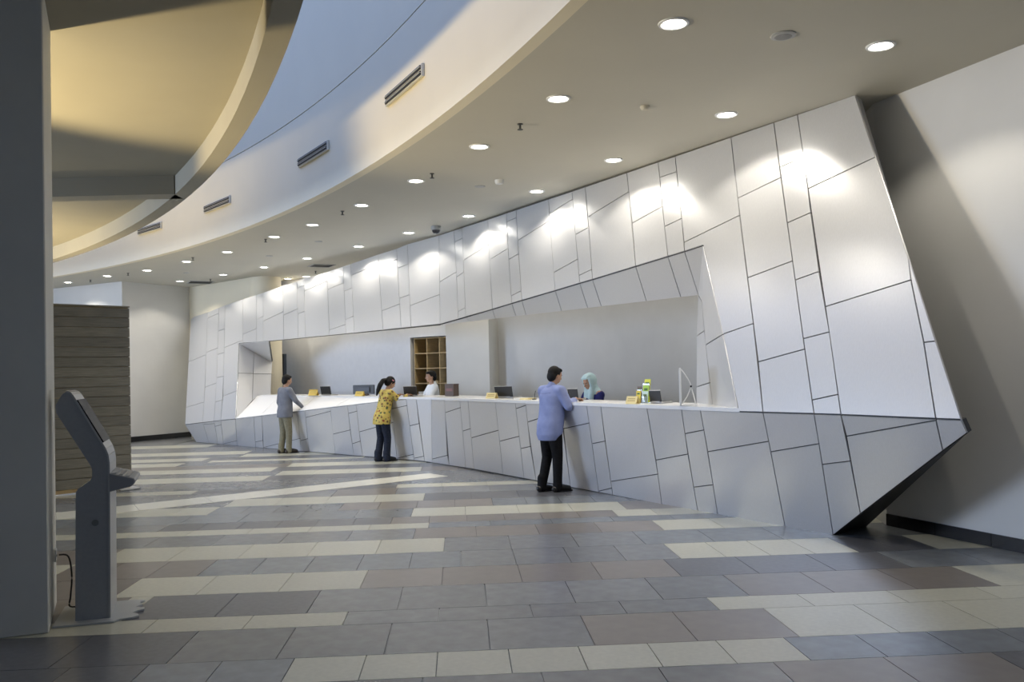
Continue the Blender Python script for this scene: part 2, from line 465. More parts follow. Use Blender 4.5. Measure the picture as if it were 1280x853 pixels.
# --- upper right face
sA = shell('upper_face', [fA(1066, 121), fA(1198.5, 524.5), fA(925, 515), fA(880, 307), fA(551, 405.4), fA(549.5, 294.6)])
m7 = [(549.5, 294.6), (551, 405.4)]
k1 = [(568.4, 288.4), (571.6, 346.6), (573.7, 399)]; k2 = [(578.6, 285), (580.5, 340), (583, 396.2)]
k3 = [(610.6, 275), (612.7, 325.5), (616.5, 386.7)]; k4 = [(633.8, 267), (636.4, 319), (640.6, 379.3)]
k5 = [(646, 263), (649, 315), (653.2, 375.6)]; k6 = [(686.6, 249.5), (690.8, 319), (695, 363.3)]
j1 = [(716, 239.8), (720.3, 295), (725.7, 354)]; j2 = [(732.3, 234.3), (736, 272.5), (741.6, 349.5)]
j3 = [(784.4, 216.6), (791.4, 279.5), (795.6, 333)]; j4 = [(823.8, 203), (831.6, 283.8), (835.9, 320.7)]
j5 = [(844.9, 196), (853.3, 273.9), (856.7, 314.4)]
p1 = [(914.8, 172), (926, 272.3), (942, 396), (948.9, 451), (955, 515.8)]
p2 = [(968.3, 153.6), (977, 219.5), (991.9, 326.8), (1007, 436), (1018.8, 517.6)]
p3 = [(997.8, 143.8), (1006, 196.7), (1014.7, 265), (1025, 341), (1038, 415.6), (1052.5, 518.8)]
edR = [(1070, 119), (1203, 525)]
strip(m7, k1, [(353, 340.4)], fA, sA)
strip(k1, k2, [(303, 298), (346.6, 340.7), (390, 385)], fA, sA)
strip(k2, k3, [(326, 306)], fA, sA)
strip(k3, k4, [(325.5, 311)], fA, sA)
strip(k4, k5, [(278, 272.3), (324.8, 317.7), (370.4, 364)], fA, sA)
strip(k5, k6, [(301.2, 276)], fA, sA)
strip(k6, j1, [(267.5, 249.5), (341.3, 324.4)], fA, sA)
strip(j1, j2, [(293.7, 284.8), (344.8, 337.2)], fA, sA)
strip(j2, j3, [(271.7, 240.2)], fA, sA)
strip(j3, j4, [(279.5, 258.5)], fA, sA)
strip(j4, j5, [(222.4, 214.9), (283.8, 273.4)], fA, sA)
# strip beside the opening corner
q = lambda *ps: [fA(*p) for p in ps]
panel(q((844.9, 196), (914.8, 172), (925.6, 269.8), (856.2, 303.5)), sA)
panel(q((856.2, 303.5), (925.6, 269.8), (942.8, 405), (905, 418.2), (880, 307), (856.7, 314.4)), sA)
panel(q((905, 418.2), (942.8, 405), (955, 515.8), (925, 515)), sA)
strip(p1, p2, [(248.4, 222.4), (347.9, 326.8), (453, 437)], fA, sA)
strip(p2, p3, [(209.7, 196.7), (279.3, 266.3), (350.7, 340), (424, 415.6), (500.7, 493.6)], fA, sA)
panel(q((997.8, 143.8), (1070, 119), (1095.4, 197), (1011.2, 236.6)), sA)
panel(q((1011.2, 236.6), (1095.4, 197), (1137, 324), (1140, 350.7), (1033, 384)), sA)
panel(q((1033, 384), (1140, 350.7), (1156, 428.7), (1171, 523.8), (1052.5, 518.8)), sA)
panel(q((1137, 324), (1170.9, 427), (1156, 428.7), (1140, 350.7)), sA)
panel(q((1156, 428.7), (1170.9, 427), (1203, 525), (1171, 523.8)), sA)

# --- upper left face
n0 = [(239, 397.6), (232, 531)]
n1 = [(260, 391), (257, 483), (254, 528.4)]; n2 = [(274.4, 385), (271.3, 479), (268.3, 526.8)]
n3 = [(282, 382), (279.7, 485.5), (276.5, 525.8)]; n4u = [(304.3, 374.4), (304, 429)]
n5 = [(321, 369), (321.4, 428)]; n6 = [(329.6, 366.2), (329.6, 427.2)]; n7 = [(354.5, 357.4), (355.4, 425)]
n8 = [(372, 352), (373.4, 423.3)]; n9 = [(380.5, 349.2), (382.4, 422.4)]; n10 = [(409.2, 340.4), (412.6, 419.5)]
m2 = [(429.6, 333.4), (433, 417.5)]; m3 = [(439, 330.3), (443.6, 416.5)]; m4 = [(473, 318.6), (479.5, 412.8)]
m5 = [(496.4, 311.3), (502, 410.4)]; m6 = [(510, 305.6), (514.3, 409.2)]
sD = shell('far_upper_face', [fD(239, 397.6), fD(549.5, 294.6), fD(551, 405.4), fD(299, 429.6), fD(295, 524), fD(232, 531)])
strip(n0, n1, [(452.8, 444), (509.7, 503)], fD, sD)
strip(n1, n2, [(398.4, 392), (441, 435.3), (484.4, 479)], fD, sD)
strip(n2, n3, [(414.4, 411.6), (443.7, 441), (472.4, 470.7), (503, 500)], fD, sD)
qD = lambda *ps: [fD(*p) for p in ps]
panel(qD((282, 382), (304.3, 374.4), (304.0, 425.6), (280.9, 434.9)), sD)
panel(qD((280.9, 434.9), (304, 425.6), (304, 429.2), (299, 429.6), (296.6, 489), (279.5, 495.6)), sD)
panel(qD((279.5, 495.6), (296.6, 489), (295, 524), (276.5, 525.8)), sD)
for L, Rr, cuts in [(n4u, n5, [(418.5, 411)]), (n5, n6, [(399.6, 395.7)]), (n6, n7, [(402, 390)]), (n7, n8, [(394.3, 386.6)]),
        (n8, n9, [(360.7, 357), (393, 389.4)]), (n9, n10, [(364.5, 351.7)]), (n10, m2, [(362.3, 354), (413, 406)]),
        (m2, m3, [(364.5, 360.6), (400, 395.4)]), (m3, m4, [(344.8, 329.8)]), (m4, m5, [(334.7, 324.5), (389, 380.5)]),
        (m5, m6, [(335.6, 330.7), (373.4, 368.9)]), (m6, m7, [(382.6, 368.5)])]:
    strip(L, Rr, cuts, fD, sD)

# --- lower right face
sB = rshell('lower_face', K0, M0, M1, K1)
tops = lambda x: 498.8 + (x - 540) * (515.8 - 498.8) / (955 - 540)
def jl(*ps):  # joint line starting at the counter edge
    (xa, ya), (xb, yb) = ps[0], ps[1]
    x0 = xa + (xb - xa) * (tops(xa) - ya) / (yb - ya)
    return [(x0, tops(x0))] + [p for p in ps if p[1] > tops(p[0]) + 2]
kink = [(540, 498.8), (541, 578.5)]
s1 = jl((556.6, 500.3), (559.6, 569), (562.5, 581.8)); s2 = jl((575.9, 501.3), (579, 538), (583, 584.8)); s3 = jl((586, 502), (589, 536.9), (593.5, 586.5))
s4 = jl((620, 503.4), (624, 538), (629.7, 593.2)); s5 = jl((645, 504.4), (650, 546), (656, 598)); s6 = jl((658, 505.4), (663.8, 558.2), (671, 600.8))
tt = jl((700, 505), (708, 551), (714, 608.8)); q1 = jl((734.4, 506.9), (741, 554), (749.4, 615.4)); q2 = jl((752, 506.9), (757.3, 551.4), (767, 618.8))
q3 = jl((809.4, 508.2), (821.2, 575.6), (828.4, 630.5)); q4 = jl((853, 511.7), (861, 567.5), (873.5, 639.2)); q5 = jl((876.5, 512.3), (886, 564.8), (898.4, 644.2))
pp1 = [(955, 515.8), (962, 550.6), (983, 661)]
for L, Rr, cuts in [(kink, s1, [(574, 569.4)]), (s1, s2, [(516, 509.5)]), (s2, s3, [(539, 535.9)]), (s3, s4, [(547.4, 537.9)]),
        (s4, s5, [(551.7, 545.4)]), (s5, s6, [(510.9, 506.8), (560.8, 558.2)]), (s6, tt, [(527.7, 514)]), (tt, q1, [(535.9, 528.8)]),
        (q1, q2, [(554.6, 551.4), (614, 610)]), (q2, q3, [(601.8, 592.6)]), (q3, q4, [(575, 567.5)]), (q4, q5, [(542, 537.3), (608.8, 605.8)]),
        (q5, pp1, [(564.5, 551.4)])]:
    strip(L, Rr, cuts, fB1, sB)
# prow: the lower face past the last full strip
e1p = fB2(1210, 541)
sB2 = shell('prow_face', [M1, fA(1203, 525), e1p, b1, M0])
pp2 = [(1018.8, 517.6), (1025, 554.4), (1045, 666.4)]; pp3 = [(1052.5, 518.8), (1064.4, 576.9), (1076.7, 642)]
strip(pp1, [(1018.8, 517.6), (1025, 554.4), (1042.6, 668.7)], [(564.5, 554.4)], fB2, sB2)
qB = lambda *ps: [fB2(*p) for p in ps]
panel(qB((1018.8, 517.6), (1052.5, 518.8), (1064.4, 576), (1029, 580.2)), sB2)
panel(qB((1029, 580.2), (1064.4, 576), (1076.7, 642), (1042.6, 668.7)), sB2)
panel(qB((1052.5, 518.8), (1171, 523.8), (1171.2, 525), (1059.3, 545)), sB2)
panel(qB((1059.3, 545), (1171.2, 525), (1179.8, 563), (1076.7, 642)), sB2)
panel(qB((1171, 523.8), (1203, 525), (1210, 541), (1179.8, 563)), sB2)
# --- lower left face
sC = rshell('far_lower_face', E0, K0, K1, E1)
topc = lambda x: float(np.interp(x, [295, 500, 540], [524, 499.6, 498.8]))
def jc(*ps):
    (xa, ya), (xb, yb) = ps[0], ps[1]; x0 = xa
    for _ in range(4): x0 = xa + (xb - xa) * (topc(x0) - ya) / (yb - ya)
    return [(x0, topc(x0))] + [p for p in ps if p[1] > topc(p[0]) + 2]
c1 = jc((521.3, 501), (524.6, 531), (531.5, 576.8)); c2_ = jc((508.7, 502), (512.8, 532.8), (518.5, 575.4)); c3_ = jc((489, 503), (494, 540), (497, 573.9))
c4 = jc((446.3, 509.4), (451, 551.6), (454, 570.4)); c5 = jc((435.4, 510.3), (438.4, 537.5), (443, 569.6)); c6 = jc((414, 514), (416.6, 542), (420, 567.4))
c7 = jc((382, 515), (385, 545), (387, 564.7)); c7b = jc((372, 515), (376, 548), (377, 563.9)); c8 = jc((328, 519.7), (329, 550), (330, 560)); c9 = jc((317.8, 521.6), (319.7, 552.5), (320, 559.2))
cl = [(295, 524), (297, 557.3)]
for L, Rr, cuts in [(cl, c9, []), (c9, c8, [(552.5, 550.6)]), (c8, c7b, [(559.4, 548)]), (c7b, c7, [(551, 548.4)]), (c7, c6, [(522, 514)]),
        (c6, c5, [(542.8, 537.5)]), (c5, c4, [(516.9, 514), (554.8, 551.6)]), (c4, c3_, [(540, 528)]), (c3_, c2_, [(511.3, 507), (573, 568)]),
        (c2_, c1, [(532.4, 529.6), (573, 570.3)]), (c1, kink, [])]:
    strip(L, Rr, cuts, fC, sC)
sCL = rshell('end_lower_face', L0, E0, E1, Pl)
strip(n0[1:] + [(246, 552.6)], [(254, 528.4), (262, 554)], [], fCL, sCL)
strip([(254, 528.4), (262, 554)], [(268.3, 526.8), (273, 555)], [(530.5, 529.5)], fCL, sCL)
strip([(268.3, 526.8), (273, 555)], [(276.5, 525.8), (280, 555.6)], [(533, 531)], fCL, sCL)
strip([(276.5, 525.8), (280, 555.6)], cl, [(554.8, 551)], fCL, sCL)

# --- reveals of the opening
IR = G(872, 507, ZC)                                  # inner right corner on the counter
rrev = plane(fA(880, 307), fA(925, 515), IR); IRT = atY(874.2, 368.8, IR[1])
S1 = fA(551, 406.3); S2 = fA(880, 307)
sS = shell('soffit_reveal', [S1, S2, IRT])
soff = plane(S1, S2, IRT); fS = lambda x, y: on(x, y, soff)
sol = [((551, 406.3), (551, 406.3)), ((583, 396.8), (589, 401.8)), ((616.5, 386.9), (620, 398.3)), ((640.6, 379.5), (646, 395.4)), ((653.2, 375.8), (658.5, 393.9)), ((695, 363.5), (702.8, 388.8)),
       ((725.7, 354.2), (735.5, 385)), ((741.6, 349.7), (752.6, 383)), ((795.6, 333.2), (809, 376.4)), ((835.9, 320.9), (852, 371.3)), ((856.7, 314.5), (874.2, 368.8))]
for (a, b), (c, d) in zip(sol, sol[1:]):
    pts = [fS(*a), fS(*c), fS(*d), fS(*b)]
    if a == b: pts = pts[:3]
    panel(pts, sS)
panel([fS(856.7, 314.5), fS(880, 307), fS(874.2, 368.8)], sS)
RB = fA(925, 515)
sR = rshell('right_reveal', IR, RB, S2, IRT)
fR = ruled(IR, RB, IRT, S2)
panel([fR(880, 307), fR(905, 418.2), fR(883.6, 431.4), fR(878.5, 368.8 + 8), fR(874.2, 368.8)], sR)
panel([fR(905, 418.2), fR(925, 515), fR(893, 510), fR(883.6, 431.4)], sR)
panel([IRT, fR(878.5, 376.8), fR(881.8, 413.7), fR(872.2, 420.5)], sR)
panel([fR(872.2, 420.5), fR(881.8, 413.7), fR(888.6, 478.6), fR(872, 484)], sR)
panel([fR(872, 484), fR(888.6, 478.6), fR(893, 510), IR], sR)
# left reveal
ILB = G(338, 494.8, ZC); LT = fD(299, 429.6); lrev = plane(LT, ILB, E1); ILT = on(340, 453, lrev); P3 = on(322, 495.6, lrev)
sL = rshell('left_reveal', E1, ILB, ILT, LT)
fL = lambda x, y: on(x, y, lrev)
panel([LT, fL(317, 440.5), fL(316, 467.6), fL(297.5, 467)], sL)
panel([fL(317, 440.5), ILT, fL(339, 468), fL(316, 467.6)], sL)
panel([fL(297.5, 467), fL(316, 467.6), fL(315, 501.5), E1], sL)
panel([fL(316, 467.6), fL(339, 468), ILB, P3, fL(315, 501.5)], sL)
LS2 = fD(336, 426.5)
sLS = shell('left_soffit', [LT, LS2, ILT]); panel([LT, LS2, ILT], sLS)
# sloping white ledge between far front edge and the counter
P2 = fC(500, 499.7)
sled = shell('sloping_ledge', [E1, P2, P3])
ledge = plane(E1, P2, P3); fLe = lambda x, y: on(x, y, ledge)
le = [((322, 495.6), (295, 524)), ((350, 495.9), (326, 520.3)), ((395, 496.6), (372, 514.9)), ((440, 497.6), (418, 509.3))]
for (a, b), (c, d) in zip(le, le[1:]): panel([fLe(*a), fLe(*c), fLe(*d), fLe(*b)], sled, m=SOLID)
panel([fLe(440, 497.6), P2, fLe(418, 509.3)], sled, m=SOLID)
# counter top slab
zt = ZC + .028
nB = np.array([.86, .507]); KB = K1[:2] + np.array([.50, .80])
P3b = P3[:2] + np.array([.25, .75]); 
outl = [RB[:2] - .004, K1[:2] - np.array([.02, .02]), P2[:2], P3[:2], ILB[:2], P3b, KB, IR[:2]]
bm = bmesh.new(); prism(bm, [(p[0], p[1], ZC - .012) for p in outl], (0, 0, .040))
bm.normal_update(); bmesh.ops.triangulate(bm, faces=bm.faces[:])
o = from_bm('counter_top', bm, SOLID, desk); o.data.transform(DINV); o['label'] = 'white solid counter top'
# worktop support behind
# dark underside and end of the prow
Eb = np.array([3.46, 8.66, 0.0])
EbT = np.array([T1[0] + .12, T1[1] + .16, HC]); EbM = np.array([e1p[0] + .10, e1p[1] + .35, 1.1])
bm = bmesh.new()
for poly in ([e1p, b1, Eb, EbM],): prism(bm, poly, np.array([-.02, .03, .02]))
o = from_bm('prow_underside', bm, mat('underside_black', (.02, .02, .02), .5), desk); o.data.transform(DINV)
bm = bmesh.new(); prism(bm, [fA(1070, 119), r1, e1p, EbM, EbT], np.array([-.012, .004, 0]))
bm.normal_update(); bmesh.ops.triangulate(bm, faces=bm.faces[:])
o = from_bm('side_return', bm, PANEL, desk); o.data.transform(DINV)

# ================================================================== BACK OFFICE
# wall behind the right half, pier, and the wall with the pigeonhole niche
def planepx(x, Y): 
    p = atY(x, 470, Y); return p[:2]
brA, brB = planepx(905, 13.2), planepx(600, 19.8)
wall('wall_office_right', [brA, brB], 0, HC + .2, BACKW, -.15, 'smooth grey office wall seen through the desk opening')
pr0, pr1 = planepx(558.3, 19.0), planepx(612, 18.6)
bm = bmesh.new(); prism(bm, [(*pr0, 0), (*pr1, 0), (*(pr1 + np.array([.5, 1.2])), 0), (*(pr0 + np.array([-.10, 1.6])), 0)], (0, 0, HC + .2))
struct(from_bm('wall_pier', bm, WHITE), 'broad white pier to the right of the pigeonhole shelves', 'wall')
nA, nB_ = planepx(558.3, 19.4), planepx(513.5, 20.2)
dn = (nB_ - nA) / np.linalg.norm(nB_ - nA); nb = np.array([-dn[1], dn[0]])
if nb[1] < 0: nb = -nb
lw = nB_ + dn * 7.2
zt_n = atY(535, 421, 19.8)[2]
office = mat('office_white', (.74, .75, .77), .45, noise=.02)
wall('wall_office_left', [lw, nB_], 0, HC + .2, office, .5, 'white office wall left of the pigeonhole shelves')
bm = bmesh.new(); prism(bm, [(*nB_, zt_n), (*(nA - dn * .3), zt_n), (*(nA - dn * .3 + nb * .5), zt_n), (*(nB_ + nb * .5), zt_n)], (0, 0, HC + .2 - zt_n))
struct(from_bm('wall_office_lintel', bm, office), 'white wall over the pigeonhole niche', 'wall')
WOOD = mat('pale_birch', (.46, .34, .17), .5, noise=.12, nscale=6, stretch=(1, 1, 8))
nW = np.linalg.norm(nB_ - nA)
rotn = math.atan2(-dn[1], -dn[0])
shelf = tag(empty('pigeonhole_shelf', (*nB_, 0), rotn), 'pale birch pigeonhole shelving set in the white office wall', 'shelf')
cw = (nW + .12) / 3.15; chh = .345; sh_top = zt_n - .02
def sh(nm, c, s):
    bm = bmesh.new(); box(bm, c, s); return from_bm(nm, bm, WOOD, shelf)
x0s = .10
for i in range(4): sh('upright', (x0s + i * cw, .24, sh_top / 2), (.022, .40, sh_top))
for k in range(8):
    z = sh_top - k * chh
    for i in range(3): sh('shelf_board', (x0s + (i + .5) * cw, .24, z - .011), (cw - .024, .40, .022))
bm = bmesh.new(); box(bm, (x0s + 1.5 * cw, .455, sh_top / 2), (3 * cw + .03, .012, sh_top)); from_bm('back_board', bm, mat('birch_dark', (.22, .17, .11), .6, noise=.1), shelf)
# stacked papers in pigeonholes
PAPER = mat('paper_white', (.75, .75, .72), .7, noise=.05, nscale=30, stretch=(1, 1, 40))
def on_shelf(nm, i, k, s, m, lab, dx_=0.):
    z = sh_top - k * chh
    loc = Matrix.Translation((*nB_, 0)) @ Matrix.Rotation(rotn, 4, 'Z') @ Vector((x0s + (i + .5) * cw + dx_, .20, z))
    e = empty(nm, loc, rotn)
    n = 5
    for j in range(n):
        bm = bmesh.new(); box(bm, (random.uniform(-.006, .006), random.uniform(-.006, .006), s[2] * (j + .5) / n), (s[0], s[1], s[2] / n - .002)); from_bm('sheaf', bm, m, e)
    return tag(e, lab, 'papers', 'papers in the pigeonholes')
on_shelf('paper_stack', 0, 4, (cw * .62, .26, .15), PAPER, 'tall white paper stack in the left column of pigeonholes')
on_shelf('paper_stack', 1, 3, (cw * .5, .24, .05), mat('manila', (.55, .42, .22), .7), 'low tan folder stack in the middle pigeonhole')
on_shelf('paper_stack', 0, 5, (cw * .66, .26, .20), PAPER, 'white paper stack in a low left pigeonhole behind the laptop', .0)
# door far left in office
dA, dB = planepx(342.5, 23.3), planepx(356, 22.9)
dd = (dB - dA) / np.linalg.norm(dB - dA); rz = math.atan2(dd[1], dd[0]); dwid = np.linalg.norm(dB - dA)
door = struct(empty('door_1', (*dA, 0), rz), 'dark framed glass door at the far end behind the desk', 'door')
FR = mat('dark_frame', (.03, .04, .06), .4)
dtop = atY(348, 445, 23.1)[2]
for nm, c, s, m in [('frame', (.03, 0, dtop / 2), (.06, .08, dtop), FR), ('frame', (dwid, 0, dtop / 2), (.06, .08, dtop), FR), ('frame', (dwid / 2, 0, dtop), (dwid + .06, .08, .08), FR),
                    ('glass_pane', (dwid / 2, .02, dtop / 2), (dwid - .06, .012, dtop - .06), mat('blue_glass', (.20, .32, .48), .15)),
                    ('poster', (dwid * .4, -.005, 1.35), (dwid * .45, .006, .42), mat('poster_blue', (.35, .5, .72), .5, col2=(.7, .76, .8), noise=.1, nscale=9)),
                    ('handle', (dwid * .85, -.05, 1.05), (.02, .03, .30), mat('steel', (.6, .6, .6), .3, metal=1))]:
    bm = bmesh.new(); box(bm, c, s); from_bm(nm, bm, m, door)

# ================================================================== CEILING FITTINGS
GLOW = mat('lamp_glow', (1, 1, 1), emit=(1.0, .96, .86), estr=16)
TRIM = mat('lamp_trim', (.8, .8, .78), .4)
OUT = [(842, 29), (698, 123), (599, 183), (520, 226), (452, 256.5), (391, 281), (343, 296), (284, 315), (233, 327), (184, 338), (134, 345), (85, 353)]
INN = [(1101, 57), (908, 143), (767, 200), (671, 239), (586, 270), (511, 291), (448, 308), (384, 323), (330, 334), (279, 343.5), (225, 351.5)]
bmr = bmesh.new(); lathe(bmr, [(.085, .004), (.115, .004), (.118, 0), (.115, -.010), (.098, -.012), (.088, -.002)], 28)
ring_me = bpy.data.meshes.new('trim_ring'); bmr.to_mesh(ring_me); bmr.free(); ring_me.materials.append(TRIM)
bmr = bmesh.new(); lathe(bmr, [(.02, -.012), (.060, -.008), (.086, -.001), (.086, .004)], 24)
for f in bmr.faces: pass
lens_me = bpy.data.meshes.new('lamp_lens'); bmr.to_mesh(lens_me); bmr.free(); lens_me.materials.append(GLOW)
LL = bpy.data.lights.new('downlight_beam', 'SPOT'); LL.energy = LAMP_W; LL.color = LAMP_C; LL.spot_size = math.radians(128); LL.spot_blend = .35; LL.shadow_soft_size = .05
ordinal = ['first', 'second', 'third', 'fourth', 'fifth', 'sixth', 'seventh', 'eighth', 'ninth', 'tenth', 'eleventh', 'twelfth']
LO = LL.copy(); LO.energy = LAMP_W * 1.7  # stronger beam for the assumed office lamps
def downlight(p, label, beam=None):
    g = G(*p, HC); e = empty('downlight', (g[0], g[1], HC))
    o = bpy.data.objects.new('trim_ring', ring_me); COL.objects.link(o); o.parent = e
    o = bpy.data.objects.new('lamp_lens', lens_me); COL.objects.link(o); o.parent = e
    o = bpy.data.objects.new('downlight_beam', beam or LL); COL.objects.link(o); o.parent = e; o.location = (0, 0, -.03)
    tag(e, label, 'downlight', 'recessed ceiling downlights')
for i, p in enumerate(OUT): downlight(p, 'recessed round downlight, %s from the right in the row along the curved ceiling edge' % ordinal[i])
for i, p in enumerate(INN): downlight(p, 'recessed round downlight, %s from the right in the row nearest the silver desk' % ordinal[i])
for xy_, lb in [((2.9, 11.2), 'unseen recessed office downlight assumed behind the right end of the opening'), ((1.9, 13.2), 'unseen recessed office downlight assumed behind the clerk in a headscarf'), ((.6, 15.4), 'unseen recessed office downlight assumed over the middle of the back office'),
                ((-.7, 17.6), 'unseen recessed office downlight assumed in front of the white pier'), ((-2.4, 19.2), 'unseen recessed office downlight assumed in front of the pigeonholes'), ((-3.9, 21.2), 'unseen recessed office downlight assumed left of the pigeonholes'), ((-5.3, 22.6), 'unseen recessed office downlight assumed by the far glass door')]:
    downlight(proj((*xy_, HC)), lb, LO)  # hidden office lamps, assumed and added to brighten the back office
downlight((360, 348.5), 'small bright downlight behind the top of the desk beside the round column')
def uplight(x, y, power, label, aim=(0, 0, 1), cone=155):  # unseen lamp, invented to give the warm light on soffit and fascia
    e = empty('added_uplight', (x, y, 0))
    for nm, pr, mm in [('base', [(.16, 0), (.16, .02), (.03, .03)], DARK), ('pole', [(.016, .02), (.016, 1.72)], DARK), ('bowl', [(.03, 1.70), (.12, 1.76), (.17, 1.84), (.165, 1.84), (.115, 1.775)], TRIM), ('bulb', [(.02, 1.775), (.05, 1.80), (.05, 1.83), (.02, 1.85)], GLOW)]:
        bm = bmesh.new(); lathe(bm, pr, 20); from_bm(nm, bm, mm, e)
    l = bpy.data.lights.new('uplight_beam', 'SPOT'); l.energy = power; l.color = (1.0, .80, .45); l.spot_size = math.radians(cone); l.spot_blend = .6; l.shadow_soft_size = .12
    o = bpy.data.objects.new('uplight_beam', l); COL.objects.link(o); o.parent = e; o.location = (0, 0, 1.90)
    o.rotation_euler = Vector(aim).to_track_quat('-Z', 'Y').to_euler()
    tag(e, label, 'floor lamp', 'unseen uplights added under the mezzanine')
uplight(-6.0, 7.2, 900, 'unseen standing uplighter added behind the near pillar to warm the fascia', (5.6, .9, 3.7), 75)
uplight(-9.6, 14.2, 620, 'unseen standing uplighter added left of the wooden screen to warm the soffit')
uplight(-14.3, 18.0, 380, 'unseen standing uplighter added far behind the wooden screen to warm the far fascia')
GREYP = mat('grey_plastic', (.42, .42, .40), .5)
def device(nm, p, prof, m, label, cat, group, extra=None):
    g = G(*p, HC); e = empty(nm, (g[0], g[1], HC)); bm = bmesh.new(); lathe(bm, prof, 20); from_bm('body', bm, m, e)
    if extra:
        for en, pr, em in extra:
            bm = bmesh.new(); lathe(bm, pr, 14); from_bm(en, bm, em, e)
    tag(e, label, cat, group)
SPR = mat('sprinkler_metal', (.10, .10, .09), .4, metal=.6)
for p, lab in [((650, 155), 'sprinkler head nearest the viewer left of the second downlight'), ((540, 217), 'sprinkler head right of the fourth edge downlight'), ((428, 264), 'sprinkler head left of the fifth edge downlight'),
               ((332, 299), 'sprinkler head left of the seventh edge downlight'), ((241, 322), 'sprinkler head right of the ninth edge downlight'), ((160, 341.5), 'sprinkler head between the tenth and eleventh edge downlights'),
               ((113, 350), 'sprinkler head beside the leftmost downlights'), ((263, 349), 'sprinkler head near the far ceiling grille'), ((394.5, 339), 'sprinkler head above the desk top beside a grille')]:
    device('sprinkler_head', p, [(.03, .0), (.03, -.008), (.012, -.012), (.012, -.055)], SPR, lab, 'sprinkler', 'ceiling sprinklers',
           [('deflector', [(.004, -.055), (.030, -.058), (.030, -.064), (.004, -.066)], SPR)])
device('ceiling_speaker', (979, 44), [(.10, 0), (.10, -.008), (.085, -.014), (.06, -.016)], GREYP, 'round grey ceiling speaker between the two largest downlights', 'speaker', None,
       [('grille', [(.075, -.013), (.06, -.019), (.01, -.020)], mat('grille_grey', (.25, .25, .24), .6))])
device('smoke_detector', (806, 133), [(.05, 0), (.05, -.015), (.035, -.035), (.02, -.04)], mat('beige_plastic', (.6, .56, .45), .5), 'small beige smoke detector left of the second inner downlight', 'detector', None)
device('smoke_detector', (624, 225), [(.06, 0), (.06, -.03), (.05, -.055), (.03, -.06)], mat('white_plastic', (.75, .75, .72), .4), 'white smoke detector on the ceiling above the middle of the desk', 'detector', None)
for p, lab in [((600, 233), 'flat grey round plate beside the white smoke detector'), ((398, 302), 'flat round plate left of the sixth inner downlight'), ((336.6, 320), 'flat round plate under the seventh edge downlight'), ((233, 341), 'flat round plate far back near the ninth inner downlight')]:
    device('ceiling_plate', p, [(.075, 0), (.075, -.006), (.06, -.012), (.02, -.013)], GREYP, lab, 'plate', 'flat round ceiling plates')
device('security_camera', (545, 283), [(.09, 0), (.09, -.05), (.082, -.07)], GREYP, 'dome security camera on the ceiling by the desk top', 'camera', None,
       [('dome', [(.075, -.065), (.068, -.10), (.045, -.125), (.01, -.135)], mat('smoked_dome', (.03, .03, .035), .1))])
def ceil_grille(p, label, wd=.6, dp=.6):
    g = G(*p, HC); e = empty('ceiling_grille', (g[0], g[1], HC), .5)
    bm = bmesh.new(); box(bm, (0, 0, -.004), (wd, dp, .008)); from_bm('backing', bm, DARK, e)
    for s in (-1, 1):
        bm = bmesh.new(); box(bm, (s * wd / 2, 0, -.008), (.03, dp + .03, .016)); from_bm('frame', bm, GREYP, e)
        bm = bmesh.new(); box(bm, (0, s * dp / 2, -.008), (wd - .03, .03, .016)); from_bm('frame', bm, GREYP, e)
    for k in range(5):
        bm = bmesh.new(); box(bm, (0, (k - 2) * dp / 6, -.011), (wd - .04, .02, .010)); from_bm('slat', bm, SPR, e)
    tag(e, label, 'air grille', 'square ceiling air grilles')
ceil_grille((250.6, 352.8), 'square dark air grille in the far ceiling by the cream wall')
ceil_grille((402, 332), 'square dark air grille in the ceiling above the far desk top', .5, .5)
# slot diffusers on the fascia
def fascia_hit(x, y):
    d = ray(x, y); p0 = C_[:2] - CC; a = d[:2] @ d[:2]; b = 2 * p0 @ d[:2]; c = p0 @ p0 - RE ** 2
    l = (-b + math.sqrt(b * b - 4 * a * c)) / (2 * a); return C_ + d * l
for (xl, yl, xr, yr), lab in [((485, 126, 531, 88), 'long dark slot air vent nearest the viewer on the curved fascia'), ((375, 203, 412, 183), 'slot air vent second from the right on the curved fascia'),
                 ((257, 262, 289, 250), 'slot air vent third from the right on the curved fascia'), ((174, 290, 203, 282), 'slot air vent farthest back on the curved fascia')]:
    a, b = fascia_hit(xl, yl), fascia_hit(xr, yr); c = (a + b) / 2; d = (b - a)[:2]; L = np.linalg.norm(d); z = c[2]
    nrmv = (CC - c[:2]) / np.linalg.norm(CC - c[:2])
    e = empty('slot_vent', (*(c[:2] + nrmv * .02), z), math.atan2(d[1], d[0]))
    loc = Matrix.Rotation(-math.atan2(d[1], d[0]), 4, 'Z') @ Vector((*nrmv, 0)); s = 1 if loc.y > 0 else -1
    hgt = .135
    bm = bmesh.new(); box(bm, (0, 0, 0), (L, .03, hgt)); from_bm('backing', bm, mat('vent_cream', (.62, .6, .52), .6), e)
    for k in (-.5, .5):
        bm = bmesh.new(); box(bm, (0, s * .02, k * .06), (L - .05, .016, .040)); from_bm('slot', bm, DARK, e)
        bm = bmesh.new(); box(bm, (0, s * .028, k * .06), (L - .04, .02, .006)); from_bm('blade', bm, mat('vent_blade', (.5, .49, .44), .5), e)
    tag(e, lab, 'air vent', 'slot vents on the fascia')

